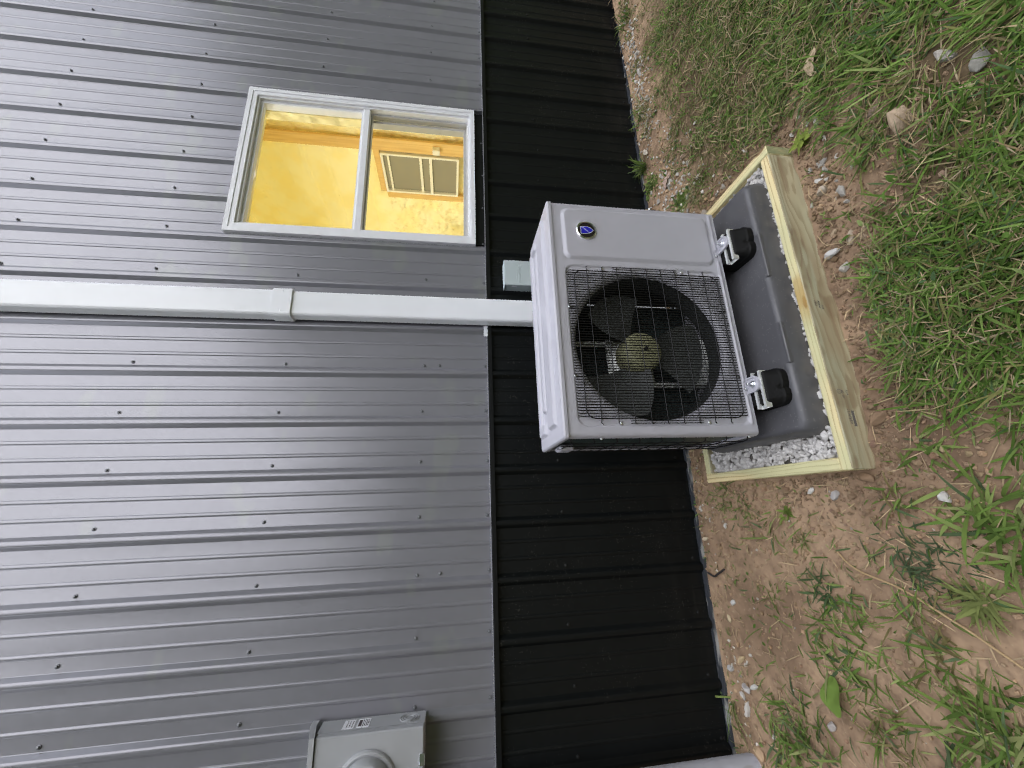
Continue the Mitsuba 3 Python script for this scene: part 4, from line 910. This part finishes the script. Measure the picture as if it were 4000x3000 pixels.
# broad light leaf, dead leaves, stem, cables
def leaf(name, x, y, L, w, az, up, col, label, cat, lobes=0):
    t = np.linspace(0, 1, 13); sd_ = np.linspace(-1, 1, 7); V = []
    for tt in t:
        hw = w * math.sin(math.pi * min(1, tt * .93 + .05)) ** .75 * (1 + lobes * math.cos(tt * 22))
        for s in sd_:
            V.append((tt * L, s * hw, up * math.sin(tt * 2.2) + .15 * hw * s * s + .003 * math.sin(9 * tt + 3 * s)))
    V = np.array(V); q = trimesh.transformations.rotation_matrix(az, [0, 0, 1])[:3, :3]; V = V @ q.T
    V = V + np.array([x, y, 0]); V[:, 2] += gh(V[:, 0], V[:, 1]).max() + .003
    c = np.clip(np.array(col) * (.85 + .3 * meshkit.fbm(V * 60, 3)[:, None]), 0, 1)
    obj(name, (V, grid(13, 7)), 'blade_grass_mat' if cat == 'leaf' and col[1] > col[0] else 'dry_mat', smooth=True, color=c, label=label, cat=cat)
leaf('broad_leaf', -3.03, -.555, .10, .036, 3.3, .03, (.17, .26, .06), 'broad bright green leaf in the biggest tuft', 'leaf')
leaf('dead_leaf', -.80, -.25, .085, .022, 2.5, .012, (.34, .25, .2), 'curled pinkish-brown dead leaf on the stones between wall and frame', 'leaf', .35)
leaf('dead_leaf', -1.02, -1.03, .10, .020, 2.9, .018, (.36, .28, .18), 'long folded tan dead leaf on the thick grass', 'leaf', .05)
leaf('dead_leaf', -.52, -.10, .05, .014, .4, .008, (.45, .4, .33), 'small pale dead leaf at the foot of the wall', 'leaf', .1)
def gline(xy, dz, r_, name, mat, label, cat):
    xy = np.array(xy, float); k = np.linspace(0, 1, len(xy)); q = np.linspace(0, 1, 24)
    X_, Y_ = np.interp(q, k, xy[:, 0]), np.interp(q, k, xy[:, 1]); Zd = np.interp(q, k, dz)
    w = np.array([.25, .5, .25])
    for _ in range(3):
        for arr in (X_, Y_, Zd): arr[1:-1] = np.convolve(arr, w, 'valid')
    obj(name, tube(np.stack([X_, Y_, gh(X_, Y_) + r_ + Zd], -1), r_, 7), mat, smooth=True, label=label, cat=cat)
scene['stem_mat'] = pr((.33, .23, .12), .8)
gline([(-2.66, -.66), (-2.71, -.71), (-2.74, -.83), (-2.80, -.93), (-2.87, -1.04), (-2.92, -1.12)], [.004, .006, .01, .012, .01, .01], .0028, 'dry_stem', 'stem_mat', 'long dry tan stem lying across the bare soil', 'stem')
gline([(-2.80, -.045), (-2.815, -.075), (-2.80, -.105), (-2.775, -.15)], [.01, .006, .006, .008], .004, 'cable_scrap', 'cable_mat', 'short black bent cable scrap on the soil near the wall', 'cable')
gline([(-.90, -.065), (-.93, -.11), (-1.00, -.155), (-1.08, -.18), (-1.2, -.12)], [.035, .03, .018, .012, .012], .005, 'ground_cable', 'cable_mat', 'black cable curving over the stones behind the air conditioner', 'cable')
gz_ = float(gh(-.895, -.06))
obj('ground_rod', cat_([cyl((-.893, -.06, gz_ - .05), (-.893, -.06, gz_ + .05), .007, 10, .002)]), 'stem_mat', smooth=40, label='copper-coloured ground rod with a clamp, beside the wall', cat='ground rod', parent=None)
obj('clamp', cat_([bx(-.906, -.880, -.072, -.048, gz_ + .018, gz_ + .034, .003), cyl((-.893, -.07, gz_ + .026), (-.893, -.088, gz_ + .026), .0045, 8, .001)]), 'zinc_mat', 'ground_rod')
